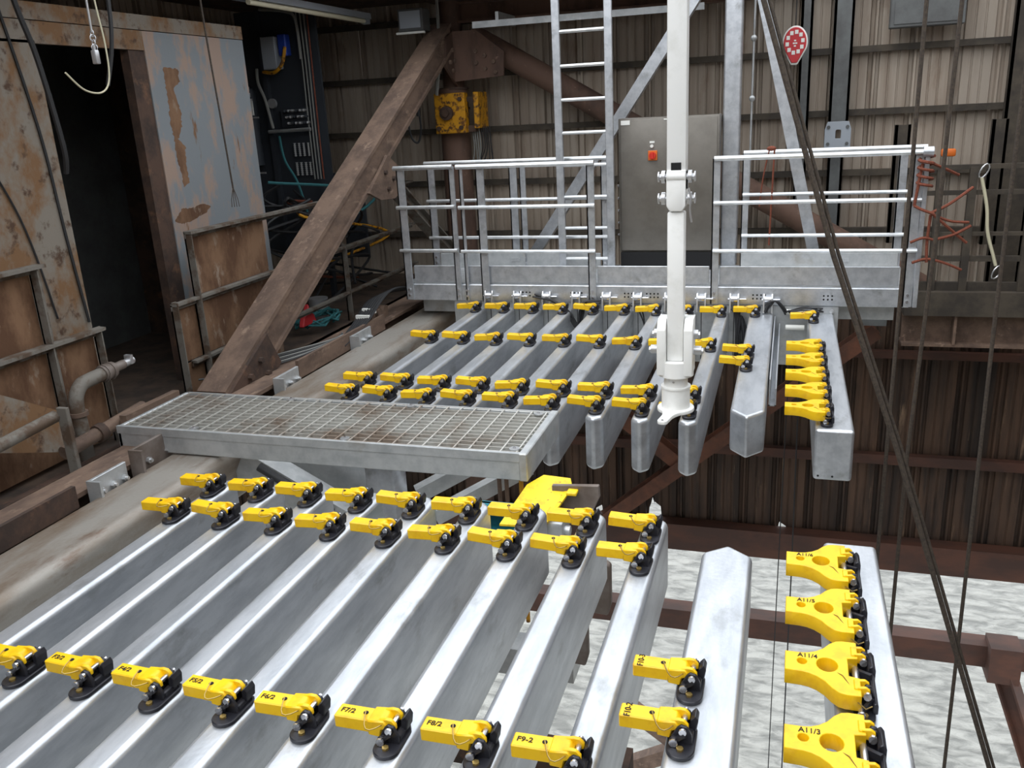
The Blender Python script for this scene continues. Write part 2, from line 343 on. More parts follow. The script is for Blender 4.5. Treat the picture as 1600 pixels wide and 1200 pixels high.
# ------------------------------------------------------------------ slim latches
def latch_proto(tilt):
    r = thing('finger_latch', 'x', 'latch', (0, 0, 0))
    # black base: rounded pad with a bolt, running along the finger
    n = 10
    poly = [(.046 * math.cos(t), -.046 + .046 * math.sin(t)) for t in [math.pi + math.pi * k / n for k in range(n + 1)]] + [(.046, .055), (.034, .08), (-.034, .08), (-.046, .055)]
    b = MB(); b.prism(poly, 0, .016, 'z', .003, 1); bp = b.build('base_plate', 'black_steel', r)
    b = MB(); b.cyl((0, -.055, .016), (0, -.055, .024), .012, n=6); b.build('bolt', 'brass', bp)
    # black bracket: two lugs and a hinge block
    b = MB()
    lug = [(-.03, .014), (.036, .014), (.034, .05), (.02, .078), (0, .084), (-.014, .072), (-.03, .04)]
    b.prism(lug, -.024, -.012, 'y', .002, 1); b.prism(lug, .058, .070, 'y', .002, 1)
    b.box((.014, -.012, .014), (.036, .058, .040), .004, 1); b.prism([(.022, .03), (.044, .03), (.050, .07), (.040, .088), (.024, .07)], .026, .076, 'y', .003, 1)
    b.build('bracket', 'black_steel', r)
    # link arm low in front, black
    b = MB(); b.bar((-.022, -.03, .03), (.012, -.03, .058), .012, .02, (0, 1, 0)); b.ball((-.022, -.032, .03), .016, (1, .7, 1)); b.build('link', 'black_steel', r)
    # pins
    b = MB(); b.cyl((-.022, -.045, .032), (-.022, .078, .032), .0105, n=10); b.cyl((-.022, -.05, .032), (-.022, -.044, .032), .0145, n=10); b.build('lower_pin', 'bolt_steel', r)
    b = MB(); b.cyl((.006, -.034, .068), (.006, .082, .068), .009, n=10); b.cyl((.006, -.038, .068), (.006, -.032, .068), .0125, n=10); b.build('pivot_pin', 'bolt_steel', r)
    # yellow arm
    b = MB()
    b.box((-.205, -.010, .030), (-.075, .055, .080), .004, 1)
    b.prism([(-.08, .026), (-.036, .022), (-.03, .052), (-.012, .056), (-.004, .066), (-.018, .088), (-.045, .086), (-.08, .082)], -.016, .062, 'y', .004, 1)
    for y in (-.010, .044):
        b.prism([(-.04, .05), (.0, .05), (.022, .058), (.022, .076), (.008, .092), (-.012, .094), (-.04, .086)], y, y + .014, 'y', .002, 1)
    if tilt:
        M = Matrix.Translation((0, 0, .06)) @ Matrix.Rotation(tilt, 4, 'Y') @ Matrix.Translation((0, 0, -.06)); bmesh.ops.transform(b.bm, matrix=M, verts=b.bm.verts[:])
    a = b.build('arm', 'yellow_paint', r)
    b = MB(); zt = .0805 + (.1 * math.tan(tilt) if tilt else 0)
    b.cyl((-.10, .024, zt - .004), (-.10, .024, zt + .0012), .009, n=10); b.build('lanyard_hole', 'dark_void', a)
    # thin wire lanyard
    pts = []
    for k in range(9):
        t = k / 8; pts.append((-.10 + .10 * t, .024 - .085 * math.sin(math.pi * min(1, t * 1.15)) , .088 + .012 * math.sin(math.pi * t) - .03 * t))
    b = MB(); b.tube(pts, .0022, 5); b.build('lanyard', 'brass', r)
    return r
PROTO = [latch_proto(t) for t in (0, .06, -.05)]
used = [False] * 3
def latch(x, y, label, group, kind=0, scale=1.0, mark=None, rz=0, turn=False):
    p = PROTO[kind]
    if not used[kind]: r = p; used[kind] = True; r.location = (x, y, 0)
    else: r = copy_tree(p, (x, y, 0))
    r.rotation_euler.z = rz; tag(r, label, 'latch', group)
    if mark:
        a = [c for c in r.children if c.name.startswith('arm')][0]
        t = bpy.data.objects.new('marking', text_mesh(mark, .030)); COL.objects.link(t); t.parent = a
        t.location = (-.178 if turn else -.165, .022, .0812); t.rotation_euler.z = math.pi / 2 if turn else 0
    return r
NROW = [(3.82 - .035, 'at the tip of the'), (3.507 - .035, 'just behind the tip of the'), (2.112 + .045, 'low in the frame on the')]
for ri, (y, wh) in enumerate(NROW):
    for i in range(9):
        if ri == 2 and i == 0: continue
        mk = None
        if ri == 2: mk = ('F%d/2' % (i + 1)) if i < 8 else 'F9-2'
        lab = 'yellow latch %s %s near finger from left' % (wh, ORD[i + 1])
        if mk: lab += ', marked ' + mk
        latch(FX[i], y + random.uniform(-.006, .006) - (.004 * (i - 4) if ri == 0 else 0), lab, 'yellow latches on the near bank', 0 if mk else random.choice((0, 0, 1, 2)), mark=mk, rz=random.uniform(-.05, .03))
for y, mk, wh in ((2.606 + .045, 'F10-3', 'farther'), (2.33 + .045, 'F10-2', 'nearer')):
    latch(-.255, y, '%s of two yellow latches on the wide near finger, marked %s' % (wh, mk), 'yellow latches on the near bank', 0, mark=mk, turn=True)
FROW = [(8.33, 'beside the far platform on'), (7.142 - .03, 'in the middle of'), (5.838 - .03, 'second from the tip of'), (5.51 - .02, 'at the tip of')]
for ri, (y, wh) in enumerate(FROW):
    for i in range(9):
        latch(FX[i], y + random.uniform(-.008, .008), 'yellow latch %s %s far finger from left' % (wh, ORD[i + 1]), 'yellow latches on the far bank', random.choice((0, 1, 1, 2)), rz=random.uniform(-.04, .06))
latch(-.25, 8.36, 'yellow latch beside the far platform on the wide far finger', 'yellow latches on the far bank', 0)
latch(-.25, 6.94, 'farther of the paired yellow latches on the wide far finger', 'yellow latches on the far bank', 1)
latch(-.25, 6.60, 'nearer of the paired yellow latches on the wide far finger', 'yellow latches on the far bank', 1)
latch(.27, 8.17, 'small yellow latch at the root of the far square beam', 'yellow latches on the far bank', 2)

# ------------------------------------------------------------------ yoke latches on the square end beams
def yoke_proto():
    r = thing('yoke_latch', 'x', 'latch', (0, 0, 0))
    hw, nw = .152, .052
    top = [(-.285, nw), (-.225, nw + .001), (-.195, nw + .006), (-.165, nw + .019), (-.135, nw + .042), (-.11, hw - .026), (-.085, hw - .006), (-.06, hw), (-.008, hw)]
    bot = [(x, -y) for x, y in top]
    outer = top + [(-.008, .058), (-.048, .052), (-.048, -.052), (-.008, -.058)] + bot[::-1]
    me = plate_with_holes(outer, [circ(-.222, .004, .022), circ(-.125, 0, .044)], .054, 'yellow_paint', 'yoke_plate')
    y = meshobj('yoke_plate', me, r, (0, 0, .062))
    for s in (-1, 1):      # hinge knuckles
        b = MB(); c = s * .095
        for d in (-.026, .014): b.prism([(-.02, .07), (.02, .058), (.03, .07), (.028, .092), (.012, .102), (-.02, .098)], c + d, c + d + .012, 'y', .002, 1)
        b.box((-.03, c - .026, .078), (-.005, c + .026, .098), .003, 1)
        b.build('knuckle', 'yellow_paint', r)
        b = MB(); b.cyl((.018, c - .036, .078), (.018, c + .034, .078), .010, n=10); b.cyl((.018, c - .042, .078), (.018, c - .034, .078), .015, n=10); b.build('pivot_pin', 'bolt_steel', r)
        b = MB()
        for d in (-.004, .004): b.prism([(-.0, .014), (.05, .014), (.048, .06), (.034, .09), (.014, .092), (.004, .07)], c + d * 2 - .006, c + d * 2 + .006, 'y', .002, 1)
        b.build('lug', 'black_steel', r)
    n = 10
    poly = [(.01 + .042 * math.cos(t), -.15 + .042 * math.sin(t)) for t in [math.pi + math.pi * k / n for k in range(n + 1)]] + [(.052, .13), (.04, .15), (-.02, .15), (-.032, .13)]
    b = MB(); b.prism(poly, 0, .018, 'z', .003, 1); bp = b.build('base_plate', 'black_steel', r)
    b = MB(); b.cyl((.012, -.16, .018), (.012, -.16, .027), .012, n=6); b.build('bolt', 'brass', bp)
    b = MB(); b.prism([(.040, .016), (.060, .016), (.060, .05), (.052, .06), (.040, .055)], -.14, .13, 'y', .003, 1); b.prism([(.034, .02), (.064, .02), (.064, .07), (.05, .086), (.034, .075)], .03, .12, 'y', .003, 1); b.bar((.0, -.15, .03), (.04, -.12, .06), .012, .02); b.bar((-.006, .045, .045), (.045, .0, .06), .014, .024); b.build('bracket', 'black_steel', r)
    b = MB(); b.cyl((-.012, -.055, .05), (-.012, .055, .05), .014, n=12); b.build('spring_pin', 'bolt_steel', r)
    b = MB(); b.cyl((-.004, -.176, .034), (-.004, -.11, .034), .011, n=10); b.ball((-.004, -.176, .034), .016, (1, .6, 1)); b.build('lower_pin', 'bolt_steel', r)
    b = MB(); b.tube([(-.10, -.03, .088), (-.07, -.055, .094), (-.045, -.10, .09), (-.03, -.145, .07), (.01, -.175, .06), (.035, -.15, .055)], .0022, 5); b.build('lanyard', 'brass', r)
    return r
YP = yoke_proto(); first = True
def yoke(x, y, label, mark=None, sy=1.0):
    global first
    r = YP if first else copy_tree(YP, (x, y, 0)); first = False; r.location = (x, y, 0); r.scale = (.86, sy, 1)
    tag(r, label, 'latch', 'wide yellow yoke latches')
    if mark:
        a = [c for c in r.children if c.name.startswith('yoke_plate')][0]
        t = bpy.data.objects.new('marking', text_mesh(mark, .032)); COL.objects.link(t); t.parent = a; t.location = (-.20, .036, .0312)
    return r
for k, y in enumerate((5.551, 5.923, 6.295, 6.677, 7.083)):
    yoke(.285, y, 'wide yellow yoke latch, %s from the tip of the far square beam' % ORD[k + 1], None, .82)
for k, (y, mk) in enumerate(((3.52, 'A11/6'), (3.147, 'A11/5'), (2.776, 'A11/4'), (2.375, 'A11/3'))):
    yoke(.308, y, 'wide yellow yoke latch marked %s, %s from the tip of the near square beam' % (mk, ORD[k + 1]), mk)

#@@LEFT
# ------------------------------------------------------------------ left edge: rounded side beam, rusty girder, packers
b = MB(); b.prism([(-3.98, -.50), (-3.53, -.50), (-3.53, -.13), (-3.98, -.13)], -1.0, 9.7, 'y', .075, 5)
solo('side_beam', b, 'beam_weathered', 'long weathered grey beam with a rounded top edge along the left of the fingers', 'beam', base=(-3.75, 3.7, -.5), smooth=40, wn=True)
b = MB(); b.hbeam((-4.17, -1, -.27), (-4.17, 10.9, -.27), .30, .36, .03, .03)
solo('edge_girder', b, 'rust_beam', 'rusty brown girder beside the rounded beam on the left', 'girder', base=(-4.17, 3.7, -.45), smooth=0)
b = MB(); b.box((-4.76, -1, -.60), (-4.70, 11, -.27)); b.box((-4.76, 5.6, -.30), (-4.64, 11, -.27))
solo('deck_edge_beam', b, 'rust_dark', 'rusty edge plate of the side walkway below the handrails', 'beam', base=(-4.73, 4, -.60), smooth=0)
def packer(y0, y1, label, z0=-.22, z1=-.03, x=-3.985, nb=3, mm='galv_dull'):
    r = thing('bolted_packer', label, 'bracket', (x, (y0 + y1) / 2, z0), 'bolted packers along the left beam')
    b = MB(); b.box((x - .012, y0, z0), (x + .012, y1, z1), .003, 1); b.box((x - .012, y0 - .02, z0 - .02), (x + .09, y0, z1)); b.build('plate', mm, r)
    for k in range(nb):
        y = y0 + (y1 - y0) * (k + .6) / nb; b = MB(); b.cyl((x + .01, y, (z0 + z1) / 2), (x + .035, y, (z0 + z1) / 2), .022, n=6); b.cyl((x + .03, y, (z0 + z1) / 2), (x + .05, y, (z0 + z1) / 2), .012, n=8); b.build('bolt', 'galv_bright', r)
packer(3.86, 4.16, 'grey angle packer with three bolts in front of the grating')
packer(4.24, 4.62, 'tall scarred plate packer by the left end of the grating', -.22, .02, nb=2, mm='plate_brownish')
packer(5.95, 6.30, 'grey angle packer with bolts just beyond the grating')
packer(7.32, 7.72, 'grey angle packer with bolts halfway to the far platform')
b = MB(); b.box((-4.03, 6.35, -.16), (-4.0, 8.1, .0)); solo('rusty_kick_plate', b, 'rust_beam', 'low rusty plate standing along the far part of the left girder', 'plate', base=(-4.01, 7.2, -.16), smooth=0)
b = MB(); b.box((-4.02, 1.5, -.16), (-3.99, 3.75, -.02)); solo('rusty_kick_plate', b, 'rust_dark', 'low dark rusty plate along the near part of the left girder', 'plate', base=(-4.0, 2.6, -.16), smooth=0)
b = MB(); b.prism([(8.05, -.1), (8.45, -.1), (8.45, .02), (8.38, .03), (8.33, -.02), (8.25, .04), (8.12, .06), (8.05, .0)], -4.2, -4.12, 'x'); b.cyl((-4.13, 8.18, -.01), (-4.08, 8.18, -.01), .05)
solo('rusty_cleat', b, 'rust_beam', 'broken rusty cleat on the girder below the cable bundle', 'bracket', base=(-4.16, 8.2, -.1))

def bez(p, n=14):   # smooth polyline through points
    P = [Vector(q) for q in p]; out = []
    for i in range(len(P) - 1):
        a = P[max(i - 1, 0)]; b_ = P[i]; c = P[i + 1]; d = P[min(i + 2, len(P) - 1)]
        for k in range(n):
            t = k / n; out.append(.5 * ((2 * b_) + (c - a) * t + (2 * a - 5 * b_ + 4 * c - d) * t * t + (3 * b_ - a - 3 * c + d) * t ** 3))
    out.append(P[-1]); return out
r = thing('cable_bundle', 'black cables bundled with white ties lying on the left girder', 'cables', (-4.1, 8.0, -.1))
for k in range(7):
    o = k * .045 - .13
    b = MB(); b.tube(bez([(-4.05 + o * .3, 7.2, -.1), (-4.08 + o * .5, 7.7, .0), (-4.12 + o, 8.3, .1 + .02 * k), (-4.0 + o, 8.9, .10 + .01 * (k % 3)), (-3.75 + o, 9.2, .02)], 8), .013, 6); b.build('cable', 'cable_black', r)
for t in ((-4.09, 7.78, .03), (-4.1, 7.95, .06)):
    b = MB(); b.box((t[0] - .075, t[1], t[2] - .016), (t[0] + .075, t[1] + .03, t[2] + .03)); b.build('cable_tie', 'label_white', r)
b = MB(); b.cyl((-4.05, 7.0, -.09), (-4.05, 7.2, -.09), .03); b.build('blue_plug', 'blue', r)
r = thing('loose_cables', 'thin grey cables sagging past the foot of the rusty brace', 'cables', (-4.35, 6.3, -.1))
for k in range(6):
    b = MB(); b.tube(bez([(-4.7 + .02 * k, 5.9 + .08 * k, -.06), (-4.45, 6.2 + .05 * k, -.08 + .01 * k), (-4.2, 6.7 + .12 * k, -.07), (-4.12, 7.4, -.07 + .01 * k)], 8), .009, 5); b.build('cable', 'cable_grey' if k % 2 else 'cable_black', r)

# grey pipe rail and flat post, lower left
r = thing('pipe_barrier', 'short grey pipe rail on a flat upright at the lower left', 'rail', (-4.4, 4.17, -.34))
b = MB(); b.box((-4.44, 4.155, -.32), (-4.36, 4.185, .31), .004, 1); b.build('upright', 'frame_grey', r)
b = MB(); b.cyl((-4.62, 3.0, .10), (-4.46, 4.16, .25), .04); b.build('pipe', 'frame_grey', r)
r = thing('elbow_pipe', 'rusty service pipe with an elbow and a shiny coupling near the door', 'pipe', (-4.82, 4.75, -.34))
b = MB(); b.tube(bez([(-4.82, 4.70, -.5), (-4.82, 4.70, -.1), (-4.82, 4.70, .14), (-4.82, 4.76, .24), (-4.82, 4.86, .26), (-4.82, 5.05, .265)], 6), .052, 12); b.build('pipe', 'frame_grey', r)
b = MB(); b.cyl((-4.82, 4.98, .265), (-4.82, 5.10, .27), .062); b.cyl((-4.82, 5.0, .265), (-4.82, 5.015, .265), .07); b.cyl((-4.82, 5.06, .265), (-4.82, 5.075, .265), .07); b.cyl((-4.82, 5.10, .27), (-4.82, 5.22, .275), .036); b.build('coupling', 'plate_brownish', r)
b = MB(); b.cyl((-4.82, 4.70, .04), (-4.82, 4.70, .07), .068); b.cyl((-4.82, 4.70, -.14), (-4.82, 4.70, -.11), .068); b.build('collar', 'rust_beam', r)
b = MB(); b.cyl((-4.82, 5.22, .275), (-4.82, 5.32, .28), .03); b.box((-4.85, 5.27, .26), (-4.79, 5.30, .33)); b.build('valve_tip', 'silver', r)
r = thing('low_pipe', 'rusty pipe stub with a clamp beneath the grating corner', 'pipe', (-4.6, 4.7, -.34))
b = MB(); b.cyl((-4.66, 4.35, -.10), (-4.6, 5.1, -.02), .05); b.build('pipe', 'rust_beam', r)
b = MB(); b.cyl((-4.635, 4.64, -.07), (-4.63, 4.70, -.064), .066); b.build('clamp', 'rust_dark', r)
b = MB(); b.box((-4.56, 4.8, -.3), (-4.5, 5.4, .02)); b.cyl((-4.51, 5.0, -.1), (-4.46, 5.0, -.1), .03, n=6)
solo('rusty_bracket', b, 'rust_beam', 'rusty bracket plate with a bolt at the left end of the grating', 'bracket', base=(-4.53, 5.1, -.3))

# ------------------------------------------------------------------ handrails with rusted infill sheets in front of the cabin
def handrail(label, rails, posts, sheets):
    r = thing('side_handrail', label, 'handrail', (-4.92, rails[0][0], -.34), 'handrails of the side walkway')
    for (y0, y1, z, w) in rails:
        b = MB(); b.box((-4.98, y0, z - .012), (-4.98 + w, y1, z + .012)); b.box((-4.98, y0, z - .05), (-4.965, y1, z)); b.build('rail', 'frame_grey', r)
    for (y, z0, z1, w) in posts:
        b = MB(); b.box((-4.985, y - w / 2, z0), (-4.97, y + w / 2, z1)); b.box((-4.985, y - w / 2, z0), (-4.91, y - w / 2 + .012, z1)); b.build('post', 'frame_grey', r)
    for (y0, y1, z0, z1) in sheets:
        b = MB(); b.box((-5.01, y0, z0), (-4.998, y1, z1)); b.build('infill_sheet', 'rust_orange', r)
    return r
handrail('grey angle handrail with rusted sheets left of the doorway', [(2.5, 4.76, 1.12, .09), (2.5, 5.20, .56, .08), (4.72, 5.24, -.18, .05)], [(4.73, -.34, 1.12, .08), (5.19, -.34, .57, .07), (3.2, -.34, 1.12, .07)],
         [(2.5, 4.70, .57, 1.10), (2.5, 4.70, -.30, .55), (4.76, 5.16, -.30, .55)])
handrail('grey angle handrail with rusted sheets right of the doorway', [(6.37, 11.2, 1.11, .08), (6.05, 11.2, .54, .06), (6.2, 11.2, -.0, .06)], [(6.42, -.34, 1.11, .08), (6.09, -.34, .56, .07), (9.155, -.34, 1.1, .05), (10.9, -.34, 1.1, .05)],
         [(6.46, 7.62, .55, 1.09), (6.46, 7.62, .01, .53), (6.12, 6.40, .01, .53), (6.12, 7.7, -.32, -.01)])

# ------------------------------------------------------------------ rusty cabin with a doorway
CX = -5.45
r = thing('cabin', 'rust-streaked steel cabin with a dark doorway on the left', 'cabin', (CX, 6.2, -.34))
b = MB(); b.box((CX - .05, 2.0, -.34), (CX, 5.64, 2.66)); b.build('wall_panel', 'cabin_rusty', r)
b = MB(); b.box((CX - .05, 6.86, -.34), (CX, 8.39, 2.80)); b.build('wall_panel', 'cabin_blue', r)
b = MB(); b.box((CX - .05, 2.0, 2.64), (CX, 6.86, 2.80)); b.build('header_panel', 'cabin_rusty', r)
b = MB(); b.box((CX - .05, 2.0, 2.806), (CX + .008, 8.39, 2.93)); b.build('top_band', 'cabin_rusty', r)
b = MB(); b.box((CX - .10, 6.66, -.34), (CX - .012, 6.72, 2.64)); b.box((CX - .06, 6.72, -.34), (CX - .012, 6.86, 2.64)); b.build('door_jamb', 'rust_dark', r)
b = MB(); b.box((CX - .4, 5.60, -.34), (CX - .02, 5.64, 2.64)); b.build('door_jamb', 'rust_dark', r)
b = MB(); b.box((-7.25, 2.0, 2.86), (CX - .05, 8.39, 2.92)); b.build('roof', 'rust_dark', r)
b = MB(); b.box((-7.25, 2.0, -.34), (-7.2, 8.39, 2.86)); b.build('back_panel', 'grey_column', r)
b = MB(); b.box((-7.25, 8.34, -.34), (CX - .05, 8.39, 2.86)); b.build('end_panel', 'rust_dark', r)
b = MB(); b.box((-7.25, 2.0, -.34), (CX - .05, 2.05, 2.86)); b.build('end_panel', 'rust_dark', r)
b = MB(); b.tube(bez([(CX + .012, 4.55, 2.9), (CX + .012, 4.8, 2.2), (CX + .012, 5.15, 1.4), (CX + .012, 5.3, .6)], 10), .008, 5); b.build('wall_cable', 'cable_black', r)
b = MB(); b.tube(bez([(CX + .012, 5.35, 2.9), (CX + .012, 5.5, 2.0), (CX + .012, 5.55, 1.2), (CX + .02, 5.6, .5)], 10), .012, 5); b.build('wall_cable', 'cable_black', r)

cab = r
for poly in ([(7.07, 2.506), (7.274, 2.494), (7.273, 2.382), (7.175, 2.325), (7.187, 2.23), (7.222, 2.116), (7.195, 1.973), (7.122, 1.873), (7.209, 1.81), (7.177, 1.613), (7.18, 1.476), (7.095, 1.442), (7.09, 1.572), (7.054, 1.721), (7.064, 1.864), (7.045, 2.035), (7.063, 2.175), (7.064, 2.314)],
             [(6.88, 1.155), (7.017, 1.255), (7.162, 1.236), (7.342, 1.259), (7.476, 1.219), (7.316, 1.157), (7.127, 1.121), (6.98, 1.11)]):
    rough = []
    for k, p in enumerate(poly):
        q = poly[(k + 1) % len(poly)]; n_ = max(2, int(math.dist(p, q) / .018))
        for j in range(n_): rough.append((p[0] + (q[0] - p[0]) * j / n_ + random.uniform(-.011, .011), p[1] + (q[1] - p[1]) * j / n_ + random.uniform(-.007, .007)))
    poly = rough
    b = MB(); b.prism(poly, CX - .001, CX + .0012, 'x'); b.build('rust_stain', 'rust_orange', cab, smooth=0)
# things hanging in front of the cabin
r = thing('chain_hook', 'small hanging chain and hook in front of the cabin doorway', 'hook', (-4.5, 5.16, 2.4))
b = MB(); b.cyl((-4.5, 5.165, 2.62), (-4.5, 5.18, 3.6), .008, n=6); b.build('chain', 'silver', r)
for k in range(4):
    b = MB(); P = [(-4.5 + .012 * math.cos(t), 5.165 + .012 * math.cos(t) * (k % 2), 2.615 - .03 * k + .022 * math.sin(t)) for t in [2 * math.pi * q / 10 for q in range(11)]]; b.tube(P, .004, 5); b.build('chain_link', 'silver', r)
b = MB(); b.box((-4.52, 5.14, 2.42), (-4.48, 5.18, 2.51), .008, 2); b.cyl((-4.5, 5.16, 2.50), (-4.5, 5.16, 2.54), .01); b.build('hook_body', 'silver', r)
b = MB(); b.tube(bez([(-4.5, 5.22, 3.6), (-4.5, 5.24, 2.9), (-4.5, 5.27, 2.55), (-4.5, 5.25, 2.33), (-4.5, 5.16, 2.24), (-4.5, 5.0, 2.255), (-4.5, 4.86, 2.36)], 10), .006, 6)
solo('white_cable_loop', b, 'strap_white', 'thin pale cable looping across the cabin doorway', 'cable', base=(-4.5, 5.1, 2.24))
b = MB(); b.tube(bez([(-4.9, 7.0, 4.0), (-4.9, 6.99, 3.0), (-4.9, 7.04, 2.0), (-4.9, 7.07, 1.42)], 8), .009, 6)
for k in range(4): b.tube([(-4.9, 7.07, 1.43), (-4.9 + .012 * (k - 1.5), 7.07 + .015 * (k - 1.5), 1.32), (-4.9 + .02 * (k - 1.5), 7.07 + .01 * (k - 1.5), 1.25)], .004, 4)
solo('frayed_rope', b, 'rope_dark', 'brown rope with a frayed end hanging before the blue-grey cabin panel', 'rope', base=(-4.9, 7.07, 1.25))
b = MB(); b.tube(bez([(-4.7, 5.62, 4.0), (-4.7, 5.62, 3.0), (-4.72, 5.6, 2.6), (-4.78, 5.55, 2.3)], 8), .016, 6)
solo('black_hose', b, 'cable_black', 'dark hose hanging over the top corner of the doorway', 'hose', base=(-4.7, 5.6, 2.3))
b = MB(); b.tube(bez([(-5.1, 5.1, 4.0), (-5.1, 5.15, 3.0), (-5.1, 5.27, 2.5), (-5.1, 5.35, 1.9), (-5.15, 5.38, 1.7)], 8), .02, 6)
solo('black_hose', b, 'cable_black', 'dark hose hanging along the left jamb of the doorway', 'hose', base=(-5.1, 5.3, 1.7))

# ------------------------------------------------------------------ control rack beyond the cabin
r = thing('control_rack', 'dark hydraulic control rack with valves and finned cylinders beyond the cabin', 'control panel', (-6.1, 10.25, -.34))
EY = 10.25
b = MB(); b.box((-6.75, EY + .02, .3), (-5.62, EY + .06, 3.3)); b.build('back_board', 'dark_equip', r)
for x in (-6.38, -5.75):
    b = MB(); b.box((x - .03, EY - .05, -.34), (x + .03, EY + .02, 3.3)); b.build('rack_post', 'dark_equip', r)
b = MB(); b.box((-6.33, EY - .16, 2.6), (-6.11, EY, 2.98), .01, 1); gb = b.build('terminal_box', 'grey_box', r)
b = MB(); b.box((-6.335, EY - .165, 2.6), (-6.30, EY - .16, 2.98)); b.build('lid_edge', 'dark_equip', gb)
b = MB(); b.box((-6.09, EY - .12, 2.75), (-5.98, EY, 3.0), .01, 1); b.build('blue_solenoid', 'blue', r)
for k in range(4):
    for j, z in enumerate((1.62, 1.38)):
        x = -6.07 + .066 * k; b = MB()
        b.cyl((x, EY - .04, z - .08), (x, EY - .04, z + .08), .011, n=8)
        for q in range(7): b.cyl((x, EY - .04, z - .075 + q * .025), (x, EY - .04, z - .065 + q * .025), .019, n=8)
        b.build('finned_cylinder', 'silver', r)
b = MB(); b.box((-6.2, EY - .06, 1.9), (-5.8, EY, 2.14)); b.build('valve_block', 'dark_equip', r)
for j in range(3):
    for k in range(6):
        x = -6.12 + .055 * k + .02 * j; z = 2.10 - .075 * j; b = MB(); b.cyl((x, EY - .10, z), (x, EY - .06, z), .016, n=8); b.ball((x, EY - .105, z), .018); b.build('valve_knob', 'silver' if (j + k) % 3 else 'dark_equip', r)
b = MB(); b.cyl((-6.37, EY - .12, 1.86), (-5.77, EY - .12, 1.87), .022); b.build('hand_bar', 'galv_bright', r)
b = MB(); b.cyl((-6.62, EY - .12, 1.45), (-6.62, EY - .12, 2.35), .11, n=16); b.ball((-6.62, EY - .12, 2.35), .11, (1, 1, .7), 14); b.cyl((-6.62, EY - .12, 2.40), (-6.62, EY - .12, 2.5), .03); bt = b.build('accumulator_bottle', 'dark_equip', r)
b = MB(); b.box((-6.56, EY - .235, 2.07), (-6.48, EY - .225, 2.24)); b.build('paper_label', 'label_white', bt)
for z in (2.03, 1.35):
    b = MB(); b.box((-6.75, EY - .24, z), (-6.42, EY - .22, z + .02)); b.build('strap', 'silver', r)
for k, x in enumerate((-5.80, -5.755, -5.71, -5.67)):
    b = MB(); b.tube([(x - .03 + .01 * k, EY - .06, 3.43), (x - .01, EY - .06, 2.6), (x - .02, EY - .06, 1.9 - .2 * (k % 2)), (x - .02, EY - .06, 1.25)], .010, 6); b.build('conduit', 'cable_grey' if k < 3 else 'rope_orange', r)
b = MB(); b.tube(bez([(-6.44, EY - .1, 2.62), (-6.42, EY - .14, 2.45), (-6.34, EY - .16, 2.25), (-6.3, EY - .12, 1.9)], 8), .02, 7); b.build('grey_hose', 'cable_grey', r)
b = MB(); b.tube(bez([(-6.35, EY - .1, 2.58), (-6.15, EY - .18, 2.56), (-6.02, EY - .18, 2.66), (-5.98, EY - .14, 2.85)], 8), .022, 7); b.build('yellow_hose', 'yellow_worn', r)
b = MB(); b.tube(bez([(-6.25, EY - .08, 1.8), (-6.2, EY - .1, 1.5), (-6.05, EY - .1, 1.2), (-5.95, EY - .1, .7), (-6.0, EY - .1, .2)], 8), .016, 6); b.build('green_hose', 'green_rope', r)
b = MB(); b.cyl((-6.29, EY - .10, 2.2), (-6.29, EY - .06, 2.2), .06, n=14); b.build('gauge', 'silver', r)
for k in range(5):
    b = MB(); z = 2.55 - .07 * k; b.cyl((-6.58 + .012 * k, EY - .2, z), (-6.58 + .012 * k, EY - .2, z - .05), .03 - .004 * (k % 2), n=8); b.build('fitting', 'silver', r)
b = MB(); b.box((-6.15, EY + .2, .2), (-5.3, EY + .26, 1.3)); b.build('lower_board', 'dark_equip', r)

r = thing('hose_tangle', 'tangle of dark and coloured hoses below the control rack', 'hoses', (-5.8, 9.3, -.34))
random.seed(21)
for k, mm in enumerate(['cable_black', 'green_rope', 'cable_black', 'rope_orange', 'cable_black', 'cable_black', 'cable_black', 'cable_black', 'cable_black', 'yellow_worn', 'cable_black', 'cable_black']):
    p = [(-6.2 + random.uniform(0, .7), 9.6 + random.uniform(-.4, .6), 1.3 - random.uniform(0, .4))]
    for q in range(4): p.append((-6.2 + random.uniform(0, 1.1), 8.8 + random.uniform(0, 2.2), max(-.3, .9 - .35 * q + random.uniform(-.15, .15))))
    b = MB(); b.tube(bez(p, 8), .018, 6); b.build('hose', mm, r)
r = thing('rope_coil', 'teal rope coiled on the side deck beside a red clip', 'rope', (-5.1, 8.55, -.34))
p = []
for k in range(60):
    t = k * .5; p.append((-5.15 + (.2 + .04 * math.sin(k * 1.7)) * math.cos(t), 8.7 + (.34 + .06 * math.cos(k * 2.1)) * math.sin(t), -.25 + .08 * math.sin(k * .9) ** 2))
b = MB(); b.tube(p, .014, 5); b.build('coil', 'green_rope', r)
b = MB(); b.prism([(8.2, -.2), (8.5, -.2), (8.46, -.1), (8.4, -.06), (8.36, .04), (8.32, -.06), (8.24, -.1)], -5.1, -5.04, 'x', .01, 1); b.build('red_clip', 'red_paint', r)
b = MB(); b.cyl((-5.35, 9.1, -.34), (-5.35, 9.1, -.08), .11, n=16); b.cyl((-5.35, 9.1, -.08), (-5.35, 9.1, -.06), .12, n=16)
solo('paint_tin', b, 'silver', 'small grey tin standing behind the teal rope coil', 'tin', base=(-5.35, 9.1, -.34))

